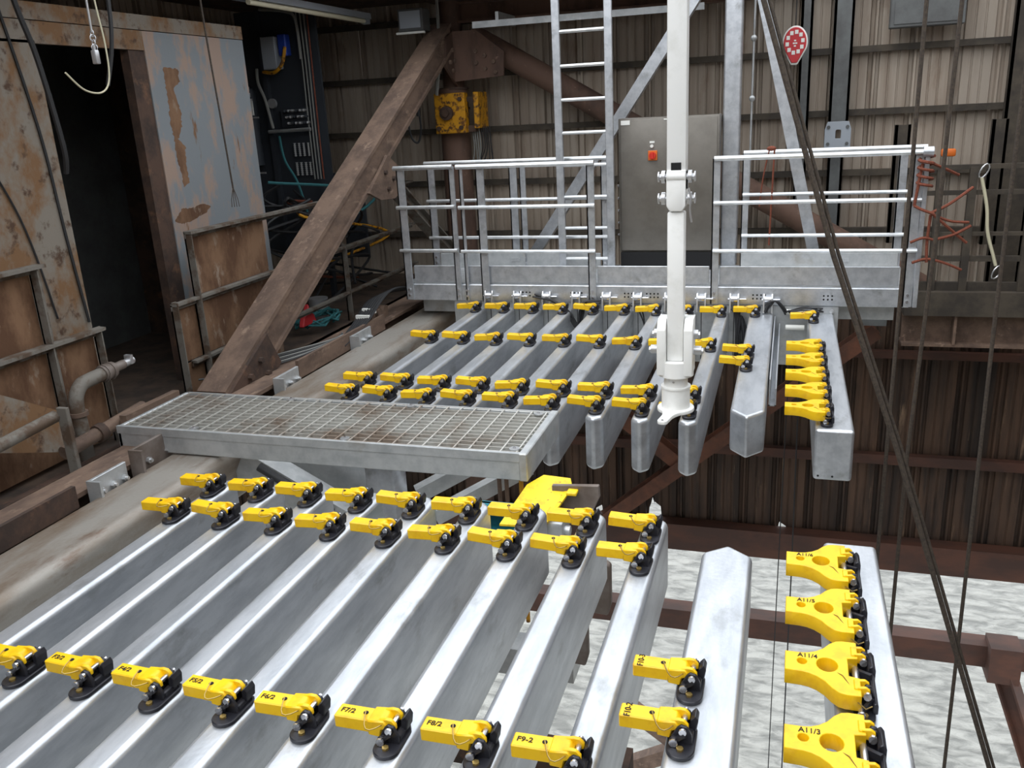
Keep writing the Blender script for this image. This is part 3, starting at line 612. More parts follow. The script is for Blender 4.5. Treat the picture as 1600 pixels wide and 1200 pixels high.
# ------------------------------------------------------------------ derrick steelwork: corner column, braces
r = thing('corner_column', 'round brown corner column of the derrick with bolted gussets', 'column', (-4.36, 11.65, -4.3))
b = MB(); b.cyl((-4.40, 11.65, -4.3), (-4.40, 11.65, 2.28), .215, .20, n=20); b.build('shaft', 'column_brown', r)
b = MB(); b.cyl((-4.38, 11.65, 2.28), (-4.36, 11.65, 7.2), .145, n=18); b.build('upper_shaft', 'column_brown', r)
for z in (2.28, 2.02, 2.86):
    b = MB(); b.cyl((-4.38, 11.65, z - .015), (-4.38, 11.65, z + .015), .20 if z < 2.5 else .17, n=18); b.build('band', 'rust_dark', r)
b = MB(); b.prism([(-4.30, 2.98), (-3.95, 2.98), (-3.58, 2.70), (-3.60, 2.40), (-4.30, 2.36)], 11.42, 11.46, 'y'); g = b.build('gusset', 'column_brown', r)
for (x, z) in ((-3.96, 2.72), (-3.84, 2.66), (-3.72, 2.58), (-3.96, 2.58), (-3.84, 2.50), (-3.70, 2.45)):
    b = MB(); b.cyl((x, 11.39, z), (x, 11.42, z), .028, n=6); b.build('bolt', 'rust_beam', g)
b = MB(); b.prism([(11.5, 3.0), (11.2, 2.9), (11.1, 2.55), (11.5, 2.3)], -4.30, -4.27, 'x'); g = b.build('gusset', 'column_brown', r)
for (y, z) in ((11.35, 2.75), (11.25, 2.6), (11.35, 2.5), (11.42, 2.62)):
    b = MB(); b.cyl((-4.27, y, z), (-4.24, y, z), .028, n=6); b.build('bolt', 'rust_beam', g)
r = thing('pipe_clamp', 'worn yellow clamp box bolted round the brown column', 'clamp', (-4.3, 11.4, 1.7))
b = MB(); b.box((-4.55, 11.30, 1.71), (-4.12, 11.44, 2.22), .01, 1); p = b.build('front_plate', 'yellow_worn', r)
b = MB(); b.cyl((-4.37, 11.24, 1.97), (-4.37, 11.30, 1.97), .09, n=16); b.cyl((-4.37, 11.21, 1.97), (-4.37, 11.25, 1.97), .05, n=12); b.build('boss', 'rust_dark', p)
for (x, z) in ((-4.18, 2.14), (-4.18, 1.78), (-4.5, 1.78)):
    b = MB(); b.cyl((x, 11.27, z), (x, 11.30, z), .03, n=6); b.build('bolt', 'rust_dark', p)
b = MB(); b.box((-4.02, 11.36, 1.76), (-3.95, 11.75, 2.22), .01, 1); b.build('side_plate', 'yellow_worn', r)
b = MB(); b.box((-4.12, 11.40, 1.72), (-4.02, 11.72, 1.80)); b.box((-4.12, 11.40, 2.10), (-4.02, 11.72, 2.16)); b.build('tie_block', 'rust_dark', r)
r = thing('hanging_wires', 'bunch of grey wires hanging below the yellow clamp', 'cables', (-4.0, 11.4, 1.2))
for k in range(9):
    b = MB(); x = -4.1 + .03 * k; b.tube(bez([(x, 11.5, 1.78), (x + .03, 11.45, 1.5), (x + .06 * math.sin(k), 11.42, 1.28 + .02 * (k % 4))], 6), .009, 5); b.build('wire', 'cable_grey' if k < 4 else 'cable_black', r)
b = MB(); b.tube(bez([(-4.42, 11.28, 4.2), (-4.40, 11.28, 3.2), (-4.42, 11.25, 2.6), (-4.47, 11.22, 2.2)], 8), .022, 6)
solo('column_hose', b, 'cable_grey', 'grey hose running down the front of the brown column', 'hose', base=(-4.42, 11.28, 2.2))
b = MB(); b.tube(bez([(-4.75, 11.2, 2.4), (-4.72, 11.15, 2.1), (-4.70, 11.15, 1.8), (-4.74, 11.12, 1.62), (-4.82, 11.1, 1.68), (-4.86, 11.1, 1.9)], 8), .014, 6)
b.box((-4.78, 11.1, 2.25), (-4.70, 11.2, 2.55)); b.cyl((-4.72, 11.15, 1.95), (-4.72, 11.15, 2.2), .03); b.cyl((-4.74, 11.15, 2.5), (-4.55, 11.25, 2.75), .01, n=5)
solo('small_lever_hoist', b, 'cable_black', 'small black lever hoist hanging left of the yellow clamp', 'hoist', base=(-4.72, 11.15, 1.62))

r = thing('rusty_brace', 'big rusty steel brace slanting from the column down to the left', 'brace', (-4.4, 5.8, -.1))
A = Vector((-4.4, 5.72, -.20)); B_ = Vector((-4.4, 11.45, 2.95))
b = MB(); b.hbeam(A, B_, .27, .30, .04, .21); b.build('beam', 'rust_beam', r)
d = (B_ - A).normalized()
b = MB(); c = A + d * .3; b.bar(A - d * .12 + Vector((.15, 0, -.06)), A + d * .75 + Vector((.15, 0, -.06)), .03, .34, (0, 0, 1)); f = b.build('foot_plate', 'rust_dark', r)
for k in range(3):
    for j in (-1, 1):
        q = A + d * (.12 + .2 * k) + Vector((.165, -.04 * j, .07 * j - .06)); b = MB(); b.cyl(q, q + Vector((.035, 0, 0)), .028, n=6); b.build('bolt', 'rust_dark', f)
q = A + d * 3.55
b = MB(); b.prism([(q.y - .32, q.z - .30), (q.y + .22, q.z + .06), (q.y + .55, q.z - .12), (q.y + .62, q.z - .34), (q.y + .30, q.z - .42), (q.y - .05, q.z - .40)], -4.27, -4.235, 'x'); g = b.build('gusset', 'rust_beam', r)
for (dy, dz) in ((.1, -.12), (.3, -.2), (.42, -.27), (.15, -.3)):
    b = MB(); b.cyl((-4.235, q.y + dy, q.z + dz), (-4.205, q.y + dy, q.z + dz), .026, n=6); b.build('bolt', 'rust_dark', g)
b = MB(); b.hbeam((-4.32, q.y + .35, q.z - .22), (-4.32, 11.6, -.2), .15, .15, .02, .02); solo('small_brace', b, 'frame_grey', 'slim rusty strut from the middle of the brace to the column foot', 'brace', base=(-4.32, 11.6, -.2), smooth=0)
r = thing('wall_brace', 'long brown pipe brace falling to the right across the back wall', 'brace', (0, 11.72, -.9))
b = MB(); b.cyl((-4.1, 11.72, 2.93), (2.6, 11.72, -.95), .15, n=18); b.build('pipe', 'column_brown', r)
r = thing('lower_wall_brace', 'brown brace rising to the right across the dark lower wall', 'brace', (-.8, 11.75, -4.3))
b = MB(); b.hbeam((-2.45, 11.7, -4.0), (1.15, 11.7, -.95), .2, .26, .03, .03, (0, 1, 0)); b.build('beam', 'brace_rust', r)
r = thing('lower_wall_brace', 'brown brace falling to the right behind the tips of the far fingers', 'brace', (-1.5, 11.75, -4.3))
b = MB(); b.hbeam((-2.9, 11.75, -1.75), (-1.2, 11.75, -3.1), .2, .26, .03, .03, (0, 1, 0)); b.build('beam', 'brace_rust', r)
# roof-line fittings
r = thing('strip_light', 'long pale strip light under the eaves at the upper left', 'lamp', (-5.4, 9.7, 3.1))
b = MB(); b.box((-5.52, 8.4, 3.19), (-5.30, 11.2, 3.26)); b.build('housing', 'grey_box', r)
b = MB(); b.cyl((-5.36, 8.45, 3.165), (-5.36, 11.1, 3.165), .028); b.build('tube', 'lamp_tube', r)
b = MB(); b.box((-5.40, 11.1, 3.13), (-5.32, 11.2, 3.2)); b.build('end_cap', 'grey_box', r)
b = MB(); b.tube(bez([(-6.3, EY - .1, 3.3), (-5.95, EY - .1, 3.25), (-5.82, EY - .1, 3.15), (-5.8, EY - .1, 2.7)], 6), .02, 6); solo('bent_conduit', b, 'cable_grey', 'bent pale conduit above the control rack', 'conduit', base=(-5.9, EY - .1, 2.7))
r = thing('flood_lamp', 'grey rectangular flood lamp left of the column top', 'lamp', (-4.7, 11.0, 3.0))
b = MB(); b.box((-4.82, 10.95, 2.98), (-4.48, 11.2, 3.25), .01, 1); b.build('housing', 'grey_column', r)
b = MB(); b.box((-4.79, 10.94, 3.02), (-4.51, 10.95, 3.22)); b.build('glass', 'grey_box', r)
b = MB(); b.box((-4.84, 10.92, 2.95), (-4.46, 10.96, 2.975)); b.build('lip', 'label_white', r)
b = MB(); b.box((-3.8, 10.88, 3.00), (-1.0, 10.92, 3.025)); b.box((-3.8, 10.88, 2.95), (-1.0, 10.89, 3.0)); b.box((-3.5, 10.89, 3.0), (-3.46, 11.62, 3.12)); b.box((-1.3, 10.89, 3.0), (-1.26, 11.62, 3.12)); solo('cable_tray', b, 'galv_dull', 'thin pale cable tray running behind the ladder at the top', 'cable tray', base=(-2.4, 10.9, 2.95))
b = MB(); b.hbeam((-4.36, 11.7, 3.22), (-.5, 11.7, 3.22), .2, .26, .03, .03); solo('top_girder', b, 'column_brown', 'brown horizontal girder at the very top beside the column', 'girder', base=(-2.4, 11.7, 3.1), smooth=0)

#@@GRATING
# ------------------------------------------------------------------ grating walkway between the banks
GZ = .05
r = thing('grating_walkway', 'galvanised grating walkway crossing between the two banks of fingers', 'walkway', (-2.87, 4.93, -.12))
gx0, gx1, gy0, gy1 = -4.345, -1.405, 4.53, 5.30
b = MB(); b.box((gx0, gy0, -.12), (gx1, gy0 + .05, GZ - .045), .006, 1); b.box((gx0, gy0 - .004, GZ - .05), (gx1, gy0 + .02, GZ + .004)); b.build('front_channel', 'galv_dull', r)
b = MB(); b.box((gx0, gy1 - .03, -.10), (gx1, gy1, GZ), .006, 1); b.build('rear_channel', 'galv_dull', r)
b = MB(); b.box((gx1 - .05, gy0 - .006, -.122), (gx1 + .003, gy1 + .002, GZ + .006), .006, 1); b.build('end_channel', 'galv_dull', r)
b = MB(); b.box((gx0, gy0, -.10), (gx0 + .03, gy1, GZ), .004, 1); b.build('end_channel', 'galv_dull', r)
b = MB()
n = 13
for k in range(n):
    y = gy0 + .035 + (gy1 - gy0 - .06) * k / (n - 1); b.box((gx0 + .03, y - .003, GZ - .028), (gx1 - .05, y + .003, GZ))
n = 29
for k in range(n):
    x = gx0 + .05 + (gx1 - gx0 - .12) * k / (n - 1); b.box((x - .0045, gy0 + .02, GZ - .006), (x + .0045, gy1 - .03, GZ + .002))
tag(b.build('grating_bars', 'grating_steel', r, smooth=0), kind='stuff')
for (x, y) in ((-3.75, 4.58), (-2.62, 4.58), (-1.5, 4.60), (-3.4, 5.24), (-2.45, 5.24), (-1.52, 5.22)):
    b = MB(); b.cyl((x, y, GZ), (x, y, GZ + .008), .032, n=14); c = b.build('saddle_clip', 'galv_bright', r)
    b = MB(); b.cyl((x, y, GZ + .008), (x, y, GZ + .016), .010, n=6); b.build('clip_bolt', 'bolt_steel', c)
r = thing('walkway_support', 'galvanised post and braces holding up the grating walkway', 'support', (-2.43, 4.72, -1.5))
b = MB(); b.box((-2.53, 4.62, -1.6), (-2.33, 4.82, -.125), .012, 2); b.build('post', 'galv', r)
b = MB(); b.bar((-3.5, 4.74, -.22), (-2.58, 4.74, -.70), .16, .22, (0, 0, 1)); b.build('diagonal', 'galv_dull', r)
b = MB(); b.prism([(-3.45, -.125), (-2.62, -.125), (-2.53, -.5), (-2.9, -.62), (-3.45, -.5)], 4.95, 4.98, 'y'); b.build('gusset', 'galv_dull', r)
b = MB(); b.cyl((-3.3, 4.60, -.2), (-2.8, 4.62, -.5), .03); b.build('hydraulic_hose', 'cable_black', r)
b = MB(); b.bar((-2.3, 4.9, -.45), (-1.75, 5.25, -.2), .09, .1); b.build('rail_stub', 'galv_dull', r)
b = MB(); b.bar((-2.1, 4.7, -.5), (-1.55, 5.05, -.25), .08, .1); b.build('rail_stub', 'galv_dull', r)
b = MB(); b.box((-3.5, 4.66, -1.6), (-1.2, 4.86, -1.4)); b.build('cross_beam', 'galv_dull', r)

# yellow lid, grey side plate and teal channel beneath the grating's right end
r = thing('yellow_flap', 'bright yellow steel flap below the right end of the grating', 'flap', (-1.3, 4.4, -.4))
b = MB()
T = [(-1.50, 4.25, -.27), (-1.235, 4.25, -.26), (-1.13, 4.52, -.13), (-1.16, 4.60, -.11), (-1.33, 4.62, -.11), (-1.41, 4.53, -.14)]
lo = [b.bm.verts.new(Vector(p) - Vector((0, 0, .012))) for p in T]; hi = [b.bm.verts.new(p) for p in T]
b.bm.faces.new(hi); b.bm.faces.new(lo[::-1])
for k in range(6): b.bm.faces.new((lo[k], lo[(k + 1) % 6], hi[(k + 1) % 6], hi[k]))
b.build('lid', 'yellow_plate', r, smooth=0)
b = MB(); b.box((-1.15, 4.44, -.15), (-1.09, 4.52, -.13), .004, 1); b.build('catch', 'yellow_plate', r)
r = thing('side_guide', 'grey-brown curved guide plate right of the yellow flap', 'plate', (-1.05, 4.5, -.5))
b = MB(); b.prism([(-1.25, -.12), (-.97, -.10), (-.965, -.17), (-1.0, -.25), (-1.07, -.32), (-1.25, -.42)], 4.50, 4.53, 'y', .004, 1); b.build('plate', 'plate_brownish', r)
b = MB(); b.box((-1.24, 4.30, -.44), (-1.14, 4.48, -.26), .02, 2); b.cyl((-1.14, 4.36, -.33), (-1.11, 4.36, -.33), .03); b.build('bearing_block', 'galv_dull', r)
r = thing('teal_channel', 'teal blue channel seen between the tips of two near fingers', 'channel', (-1.62, 4.45, -.5))
b = MB(); b.box((-1.74, 4.40, -.30), (-1.48, 4.52, -.27)); b.box((-1.74, 4.50, -.42), (-1.48, 4.53, -.27)); b.box((-1.74, 4.40, -.44), (-1.48, 4.52, -.41)); b.build('channel', 'teal', r)
b = MB(); b.box((-1.72, 4.36, -.29), (-1.70, 4.42, -.25)); b.build('stop', 'teal', r)
r = thing('rod_set', 'rusty upright rods behind the teal channel', 'rods', (-1.62, 4.75, -1.2))
for x, y, mm in ((-1.66, 4.75, 'rust_beam'), (-1.63, 4.8, 'rust_beam'), (-1.50, 4.7, 'yellow_worn')):
    b = MB(); b.cyl((x, y, -1.2), (x, y, -.13), .014); b.build('rod', mm, r)
for k, (x, y, z) in enumerate(((-.94, 4.25, -.62), (-1.08, 4.25, -.98))):
    b = MB(); b.prism([(x - .12, z - .16), (x + .06, z - .17), (x + .08, z - .10), (x + .08, z + .15), (x + .05, z + .17), (x - .02, z + .16), (x - .12, z + .02)], y, y + .05, 'y', .008, 1)
    solo('pipe_guide', b, 'plate_brownish', ('upper' if k == 0 else 'lower') + ' brown-grey guide plate hanging below the ninth near finger', 'plate', 'guide plates below the near bank', base=(x, y, z - .17))
b = MB(); b.box((-3.4, 4.12, -1.9), (-.75, 4.30, -1.72)); solo('lower_cross_beam', b, 'rust_dark', 'dark rusty cross beam under the tips of the near fingers', 'beam', base=(-2, 4.2, -1.9), smooth=0)

#@@PLATFORM
# ------------------------------------------------------------------ far service platform
r = thing('service_platform', 'galvanised service platform spanning the roots of the far fingers', 'platform', (-1.4, 9.0, .07))
b = MB(); b.box((-3.88, 8.49, .07), (1.10, 8.56, .245), .006, 1); b.build('front_beam', 'galv', r)
for (x0, x1) in ((-3.80, -3.27), (-3.18, -1.88), (-1.80, -.70), (-.60, 1.00)):
    b = MB(); b.box((x0, 8.52, .262), (x1, 8.54, .44), .003, 1); b.build('toe_board', 'galv', r)
b = MB(); b.box((-3.9, 8.53, .20), (1.12, 9.62, .255)); b.build('deck', 'galv_dull', r)
b = MB(); b.box((-3.36, 8.505, -.52), (.50, 8.56, .068), .004, 1); hp = b.build('header_plate', 'galv_dull', r)
for k in range(10):
    x = -2.95 + .312 * k; b = MB(); b.box((x - .003, 8.5005, -.5), (x + .003, 8.504, .05)); b.build('plate_joint', 'dark_void', hp)
for x, z in ((.12, .02), (.28, .02), (.44, .02), (.44, -.12)):
    b = MB(); b.cyl((x, 8.49, z), (x, 8.506, z), .022, n=10); b.build('bolt', 'galv_bright', hp)
for (x0, n) in ((-2.62, 4), (-2.07, 4), (-1.52, 3), (-1.30, 4), (-.28, 4), (.36, 3)):
    for k in range(n):
        for j in range(2):
            b = MB(); b.cyl((x0 + .037 * k, 8.4885, .135 + .035 * j), (x0 + .037 * k, 8.491, .135 + .035 * j), .009, n=8); b.build('bolt_hole', 'dark_void', r)
for k in range(10):
    x = -2.947 + .312 * k
    b = MB()
    for dx in (-.038, .038):
        b.prism([(8.41, .01), (8.49, .01), (8.49, .15), (8.475, .19), (8.45, .19), (8.43, .15)], x + dx - .008, x + dx + .008, 'x', .002, 1)
    rb = b.build('roller_bracket', 'galv_bright', r)
    b = MB(); b.cyl((x - .03, 8.455, .135), (x + .03, 8.455, .135), .034, n=12); b.cyl((x - .06, 8.455, .135), (x + .11, 8.455, .135), .010, n=8); b.build('roller', 'bolt_steel', rb)
b = MB(); b.cyl((.03, 8.45, .02), (.24, 8.45, .02), .025); b.build('spacer_tube', 'label_white', r)
b = MB(); b.cyl((.03, 8.45, -.13), (.2, 8.45, -.13), .025); b.build('spacer_tube', 'label_white', r)
for (x0, x1) in ((-3.85, -2.82), (-2.80, -1.95), (-.45, 1.08)):
    b = MB(); b.box((x0, 9.42, .255), (x1, 9.44, .42), .003, 1); b.build('rear_toe_board', 'galv_dull', r)
for x in (-2.98, .52, -2.1):
    b = MB(); b.box((x, 9.405, .33), (x + .1, 9.42, .365)); b.build('hand_slot', 'galv_bright', r)
b = MB(); b.box((-3.8, 8.7, -.1), (1.0, 8.8, .2)); b.box((-3.8, 9.45, -.1), (1.0, 9.6, .2)); b.build('bearer', 'galv_dull', r)

def guard_rail(label, y, x0, x1, posts, zs, zb, ps=.075, dy=0):
    r = thing('guard_rail', label, 'guard rail', ((x0 + x1) / 2, y, zb), 'guard rails of the far platform')
    for k, z in enumerate(zs):
        b = MB(); b.cyl((x0, y - .02, z), (x1, y - .02, z), .024 if k == 0 else .019, n=10); b.build('top_rail' if k == 0 else 'mid_rail', 'galv_bright', r)
    for x, w in posts:
        b = MB(); b.box((x - w / 2, y, zb), (x + w / 2, y + .02, zs[0])); b.box((x - w / 2, y, zb), (x - w / 2 + .012, y + .05, zs[0])); p = b.build('post', 'galv', r)
        for z in (zb + .05, zb + .11):
            b = MB(); b.cyl((x, y - .014, z), (x, y, z), .014, n=6); b.build('bolt', 'bolt_steel', p)
    return r
ZS = [1.455, 1.05, .60]
guard_rail('short guard rail gate at the left end of the far platform', 8.47, -3.91, -3.26, [(-3.85, .085), (-3.285, .06)], [1.46, 1.06, .61], .08)
guard_rail('long front guard rail left of the white arm', 8.47, -3.22, -1.80, [(-3.185, .035), (-2.98, .085), (-1.845, .075)], ZS, .08)
guard_rail('front guard rail right of the white arm', 8.47, -.665, 1.12, [(-.645, .07), (1.075, .08)], ZS, .08)
guard_rail('rear guard rail behind the long left one', 9.44, -3.97, -1.86, [(-3.91, .085), (-2.93, .09), (-2.82, .07), (-1.90, .08)], [1.44, 1.02, .60], .26)
guard_rail('rear guard rail behind the right front one', 9.44, -.45, 1.26, [(-.425, .07), (1.06, .08)], [1.44, 1.02, .60], .26)
b = MB(); b.box((1.12, 8.45, .08), (1.16, 8.53, 1.44), .004, 1); b.cyl((1.10, 8.45, 1.455), (1.18, 8.45, 1.455), .045, n=14)
solo('rail_end_post', b, 'galv', 'stout galvanised end post tied with orange rope at the platform right end', 'post', base=(1.14, 8.49, .08))

# ladder
r = thing('ladder', 'galvanised vertical ladder rising behind the left guard rail', 'ladder', (-2.07, 9.25, .255))
for x in (-2.335, -1.795):
    b = MB(); b.box((x - .04, 9.23, .26), (x + .04, 9.27, 4.6), .004, 1); b.build('stile', 'galv', r)
for k in range(13):
    z = .39 + .331 * k; b = MB(); b.cyl((-2.30, 9.25, z), (-1.83, 9.25, z), .018, n=10); b.build('rung', 'galv_bright', r)

# column, diagonals, cabinet
b = MB(); b.box((-.68, 9.62, .24), (-.505, 9.78, 4.6), .02, 3); solo('galvanised_column', b, 'galv', 'square galvanised column standing right of the steel cabinet', 'column', base=(-.59, 9.7, .24), wn=True)
b = MB(); b.bar((-.62, 9.86, 4.2), (.30, 9.86, .30), .12, .13, (0, 1, 0)); solo('galvanised_diagonal', b, 'galv', 'galvanised diagonal strut sloping down to the right of the column', 'strut', base=(.3, 9.86, .3), smooth=0)
b = MB(); b.bar((-.95, 9.86, 3.05), (-2.86, 9.86, .30), .12, .13, (0, 1, 0)); solo('galvanised_diagonal', b, 'galv', 'galvanised diagonal strut sloping down behind the ladder', 'strut', base=(-2.86, 9.86, .3), smooth=0)
r = thing('control_cabinet', 'stainless steel control cabinet with an orange switch behind the white arm', 'cabinet', (-1.21, 9.5, .43))
b = MB(); b.box((-1.725, 9.37, .44), (-.69, 9.66, 1.83), .008, 2); b.build('body', 'stainless', r)
b = MB(); b.box((-1.70, 9.35, .46), (-1.17, 9.371, 1.815), .006, 2); d = b.build('door', 'stainless', r)
b = MB(); b.box((-1.165, 9.35, .46), (-.71, 9.371, 1.815), .006, 2); b.build('door', 'stainless', r)
b = MB(); b.box((-1.41, 9.33, 1.40), (-1.315, 9.35, 1.50), .004, 1); sw = b.build('switch_plate', 'orange', d)
b = MB(); b.cyl((-1.362, 9.30, 1.45), (-1.362, 9.33, 1.45), .036, n=16); b.box((-1.372, 9.285, 1.42), (-1.352, 9.30, 1.48)); b.build('isolator_knob', 'red_switch', r)
b = MB(); b.cyl((-1.372, 9.33, 1.545), (-1.372, 9.35, 1.545), .017, n=12); b.build('indicator', 'label_white', d)
b = MB(); b.box((-1.395, 9.345, 1.575), (-1.345, 9.3495, 1.595)); b.build('small_plate', 'label_white', d)
b = MB(); b.box((-1.695, 9.345, 1.765), (-1.60, 9.3495, 1.81)); b.build('maker_plate', 'label_white', d)
b = MB(); b.box((-1.25, 9.345, 1.80), (-1.18, 9.3495, 1.813)); b.build('small_plate', 'label_white', d)
b = MB(); b.box((-1.71, 9.34, .255), (-.71, 9.66, .44)); b.build('plinth', 'dark_void', r)
for k in range(5):
    b = MB(); b.ball((-1.745, 9.45, .62 + .13 * k), .014); b.build('gland', 'bolt_steel', r)

# ------------------------------------------------------------------ black air hoses at the finger roots
def hose(label, pts, rr=.010, mm='cable_black', loops=1):
    r = thing('air_hose', label, 'hose', pts[0], 'black air hoses at the finger roots')
    for k in range(loops):
        b = MB(); b.tube(bez([(p[0] + random.uniform(-.02, .02), p[1] + random.uniform(-.02, .02), p[2] + random.uniform(-.02, .02)) for p in pts], 8), rr, 6); b.build('hose', mm, r)
    return r
hose('coiled black hoses hanging between the third and fourth far fingers', [(-2.45, 8.46, .14), (-2.25, 8.42, .10), (-2.10, 8.38, .0), (-2.0, 8.40, -.15), (-1.95, 8.4, -.02), (-1.9, 8.4, .08), (-1.75, 8.42, .09)], loops=5)
hose('black hose bundle hanging left of the wide far finger', [(-.47, 8.44, .04), (-.42, 8.42, .0), (-.40, 8.42, -.25), (-.36, 8.42, -.40), (-.34, 8.42, -.2), (-.40, 8.42, -.05), (-.42, 8.42, -.5)], loops=6, rr=.012)
hose('flat coil of black hose above the small latch', [(.05, 8.42, .03), (.2, 8.46, .05), (.35, 8.44, .04), (.25, 8.38, .03), (.1, 8.38, .03), (.05, 8.42, .03)], loops=3, rr=.007)
hose('black hose arching over the root of the wide finger', [(-.15, 8.42, .02), (-.12, 8.42, .10), (-.06, 8.42, .12), (.0, 8.42, .07), (.02, 8.44, .01)], loops=2)
hose('thin black hose beside the sixth far finger', [(-1.45, 8.44, .06), (-1.35, 8.42, .02), (-1.32, 8.42, -.2), (-1.42, 8.42, -.32)], loops=2, rr=.007)

#@@ARM
# ------------------------------------------------------------------ white racking arm hanging over the far bank
MX, MY = -.605, 5.1
r = thing('racking_manipulator', 'white hanging racking arm with a forked foot over the far fingers', 'racking arm', (MX, MY, .17))
b = MB(); b.box((MX - .054, MY - .055, 1.50), (MX + .054, MY + .055, 4.5), .010, 2); b.build('upper_tube', 'white_paint', r)
b = MB(); b.box((MX - .028, MY - .0615, 1.615), (MX + .028, MY - .058, 1.66)); b.build('slot', 'dark_void', r)
b = MB(); b.prism([(MX - .054, 1.42), (MX - .034, 1.39), (MX + .034, 1.39), (MX + .054, 1.42), (MX + .054, 1.62), (MX - .054, 1.62)], MY - .066, MY + .066, 'y', .008, 2); b.cyl((MX - .05, MY - .045, 1.585), (MX + .05, MY - .045, 1.585), .03); b.build('hinge_block', 'white_paint', r)
for (z, l) in ((1.58, .10), (1.46, .10)):
    b = MB(); b.cyl((MX - l, MY - .02, z), (MX + l, MY - .02, z), .018, n=10)
    for s in (-1, 1): b.cyl((MX + s * .064, MY - .02, z), (MX + s * .085, MY - .02, z), .036, n=12); b.cyl((MX + s * .098, MY - .02, z), (MX + s * .105, MY - .02, z), .03, n=12)
    b.build('hinge_pin', 'silver', r)
b = MB(); b.tube(bez([(MX + .07, MY - .06, 1.52), (MX + .085, MY - .07, 1.46), (MX + .08, MY - .07, 1.40), (MX + .09, MY - .07, 1.33)], 5), .006, 5); b.build('safety_chain', 'silver', r)
b = MB(); b.box((MX - .05, MY - .05, .50), (MX + .047, MY + .05, 1.385), .010, 2); b.box((MX - .03, MY - .04, 1.35), (MX + .03, MY + .04, 1.46), .006, 1); b.build('lower_tube', 'white_paint', r)
b = MB()
for s in (-1, 1): b.prism([(MY - .09, .42), (MY + .09, .42), (MY + .09, .76), (MY - .04, .76), (MY - .09, .70)], MX + s * .105 - .0 if s < 0 else MX + .053, MX - .053 if s < 0 else MX + .105, 'x', .006, 2)
b.box((MX - .105, MY + .06, .42), (MX + .105, MY + .09, .76), .008, 1); b.cyl((MX, MY, .405), (MX, MY, .50), .106, n=32)
b.build('fork_housing', 'white_paint', r)
for (z, l) in ((.66, .13), (.56, .15)):
    b = MB()
    for s in (-1, 1): b.cyl((MX + s * .105, MY, z), (MX + s * l, MY, z), .028, n=12); b.cyl((MX + s * l, MY, z), (MX + s * (l + .012), MY, z), .018, n=6)
    b.build('fork_pin', 'silver', r)
b = MB(); b.cyl((MX, MY, .33), (MX, MY, .42), .072, n=24); nk = b.build('neck', 'white_paint', r)
b = MB(); b.cyl((MX - .005, MY - .075, .375), (MX - .005, MY - .068, .375), .007, n=8); b.build('grease_nipple', 'silver', nk)
b = MB(); b.cyl((MX, MY, .20), (MX, MY, .335), .086, n=28); b.cyl((MX, MY, .325), (MX, MY, .337), .09, n=28); b.build('collar', 'white_paint', r)
b = MB()
ang = math.atan2(4.82 - MY, -.05 - .0); pts = []
dirv = Vector((-.05, -.28)).normalized(); nv = Vector((-dirv.y, dirv.x)); base = math.atan2(dirv.y, dirv.x)
for k in range(25):
    t = base + .55 + (2 * math.pi - 1.1) * k / 24; pts.append((MX + .112 * math.cos(t), MY + .112 * math.sin(t)))
L1 = .285
for (a_, w_) in ((.13, -.042), (.17, -.032), (L1 - .015, -.03), (L1, -.018), (L1, .018), (L1 - .015, .03), (.17, .032), (.13, .042)):
    pts.append((MX + dirv.x * a_ + nv.x * w_, MY + dirv.y * a_ + nv.y * w_))
b.prism(pts, .175, .20, 'z', .006, 2); fl = b.build('foot_flange', 'white_paint', r)
b = MB(); b.cyl((MX + dirv.x * .265, MY + dirv.y * .265, .198), (MX + dirv.x * .265, MY + dirv.y * .265, .2015), .008, n=10); b.build('pin_hole', 'dark_void', fl)

#@@RIGHT
# ------------------------------------------------------------------ right side: ropes, beam, wall columns, small items
def rope(label, pts, rr, mm, name='wire_rope', n=7, group=None):
    b = MB(); b.tube(pts, rr, n); return solo(name, b, mm, label, 'rope', group, base=Vector(pts[0]))
rope('thick dark rope slanting down the right side of the picture', [(-.45, 4.9, 4.0), (-.16, 4.9, 2.45), (.245, 4.9, 1.16), (.635, 4.9, .088), (1.31, 4.9, -1.95), (3.2, 4.9, -7.6)], .015, 'rope_dark')
rope('second strand of the thick slanting rope, just behind it', [(-.425, 4.93, 4.0), (-.133, 4.93, 2.45), (.272, 4.93, 1.16), (.661, 4.93, .088), (1.337, 4.93, -1.95), (3.22, 4.93, -7.6)], .010, 'rope_dark')
rope('thin brown rope hanging just left of the platform end post', [(.79, 6.5, 4.4), (.78, 6.5, .43), (.77, 6.5, -4.5), (.77, 6.5, -29.5)], .014, 'rope_dark')
rope('thin brown rope hanging right of the platform end post', [(1.015, 6.5, 4.4), (.97, 6.5, 1.0), (.92, 6.5, -.58), (.91, 6.5, -29.5)], .014, 'rope_dark')
rope('thin dark rope hanging farthest right over the sea', [(1.40, 6.5, 4.4), (1.39, 6.5, .49), (1.414, 6.5, -3.3), (1.42, 6.5, -29.5)], .014, 'rope_dark')
rope('left of two thin wires between the wide finger and the yokes', [(.085, 8.9, -.1), (.07, 8.9, -3), (.02, 8.9, -29.5)], .006, 'cable_black', 'thin_wire', 5)
rope('right of two thin wires between the wide finger and the yokes', [(.18, 8.9, -.1), (.21, 8.9, -3), (.30, 8.9, -29.5)], .008, 'cable_black', 'thin_wire', 5)

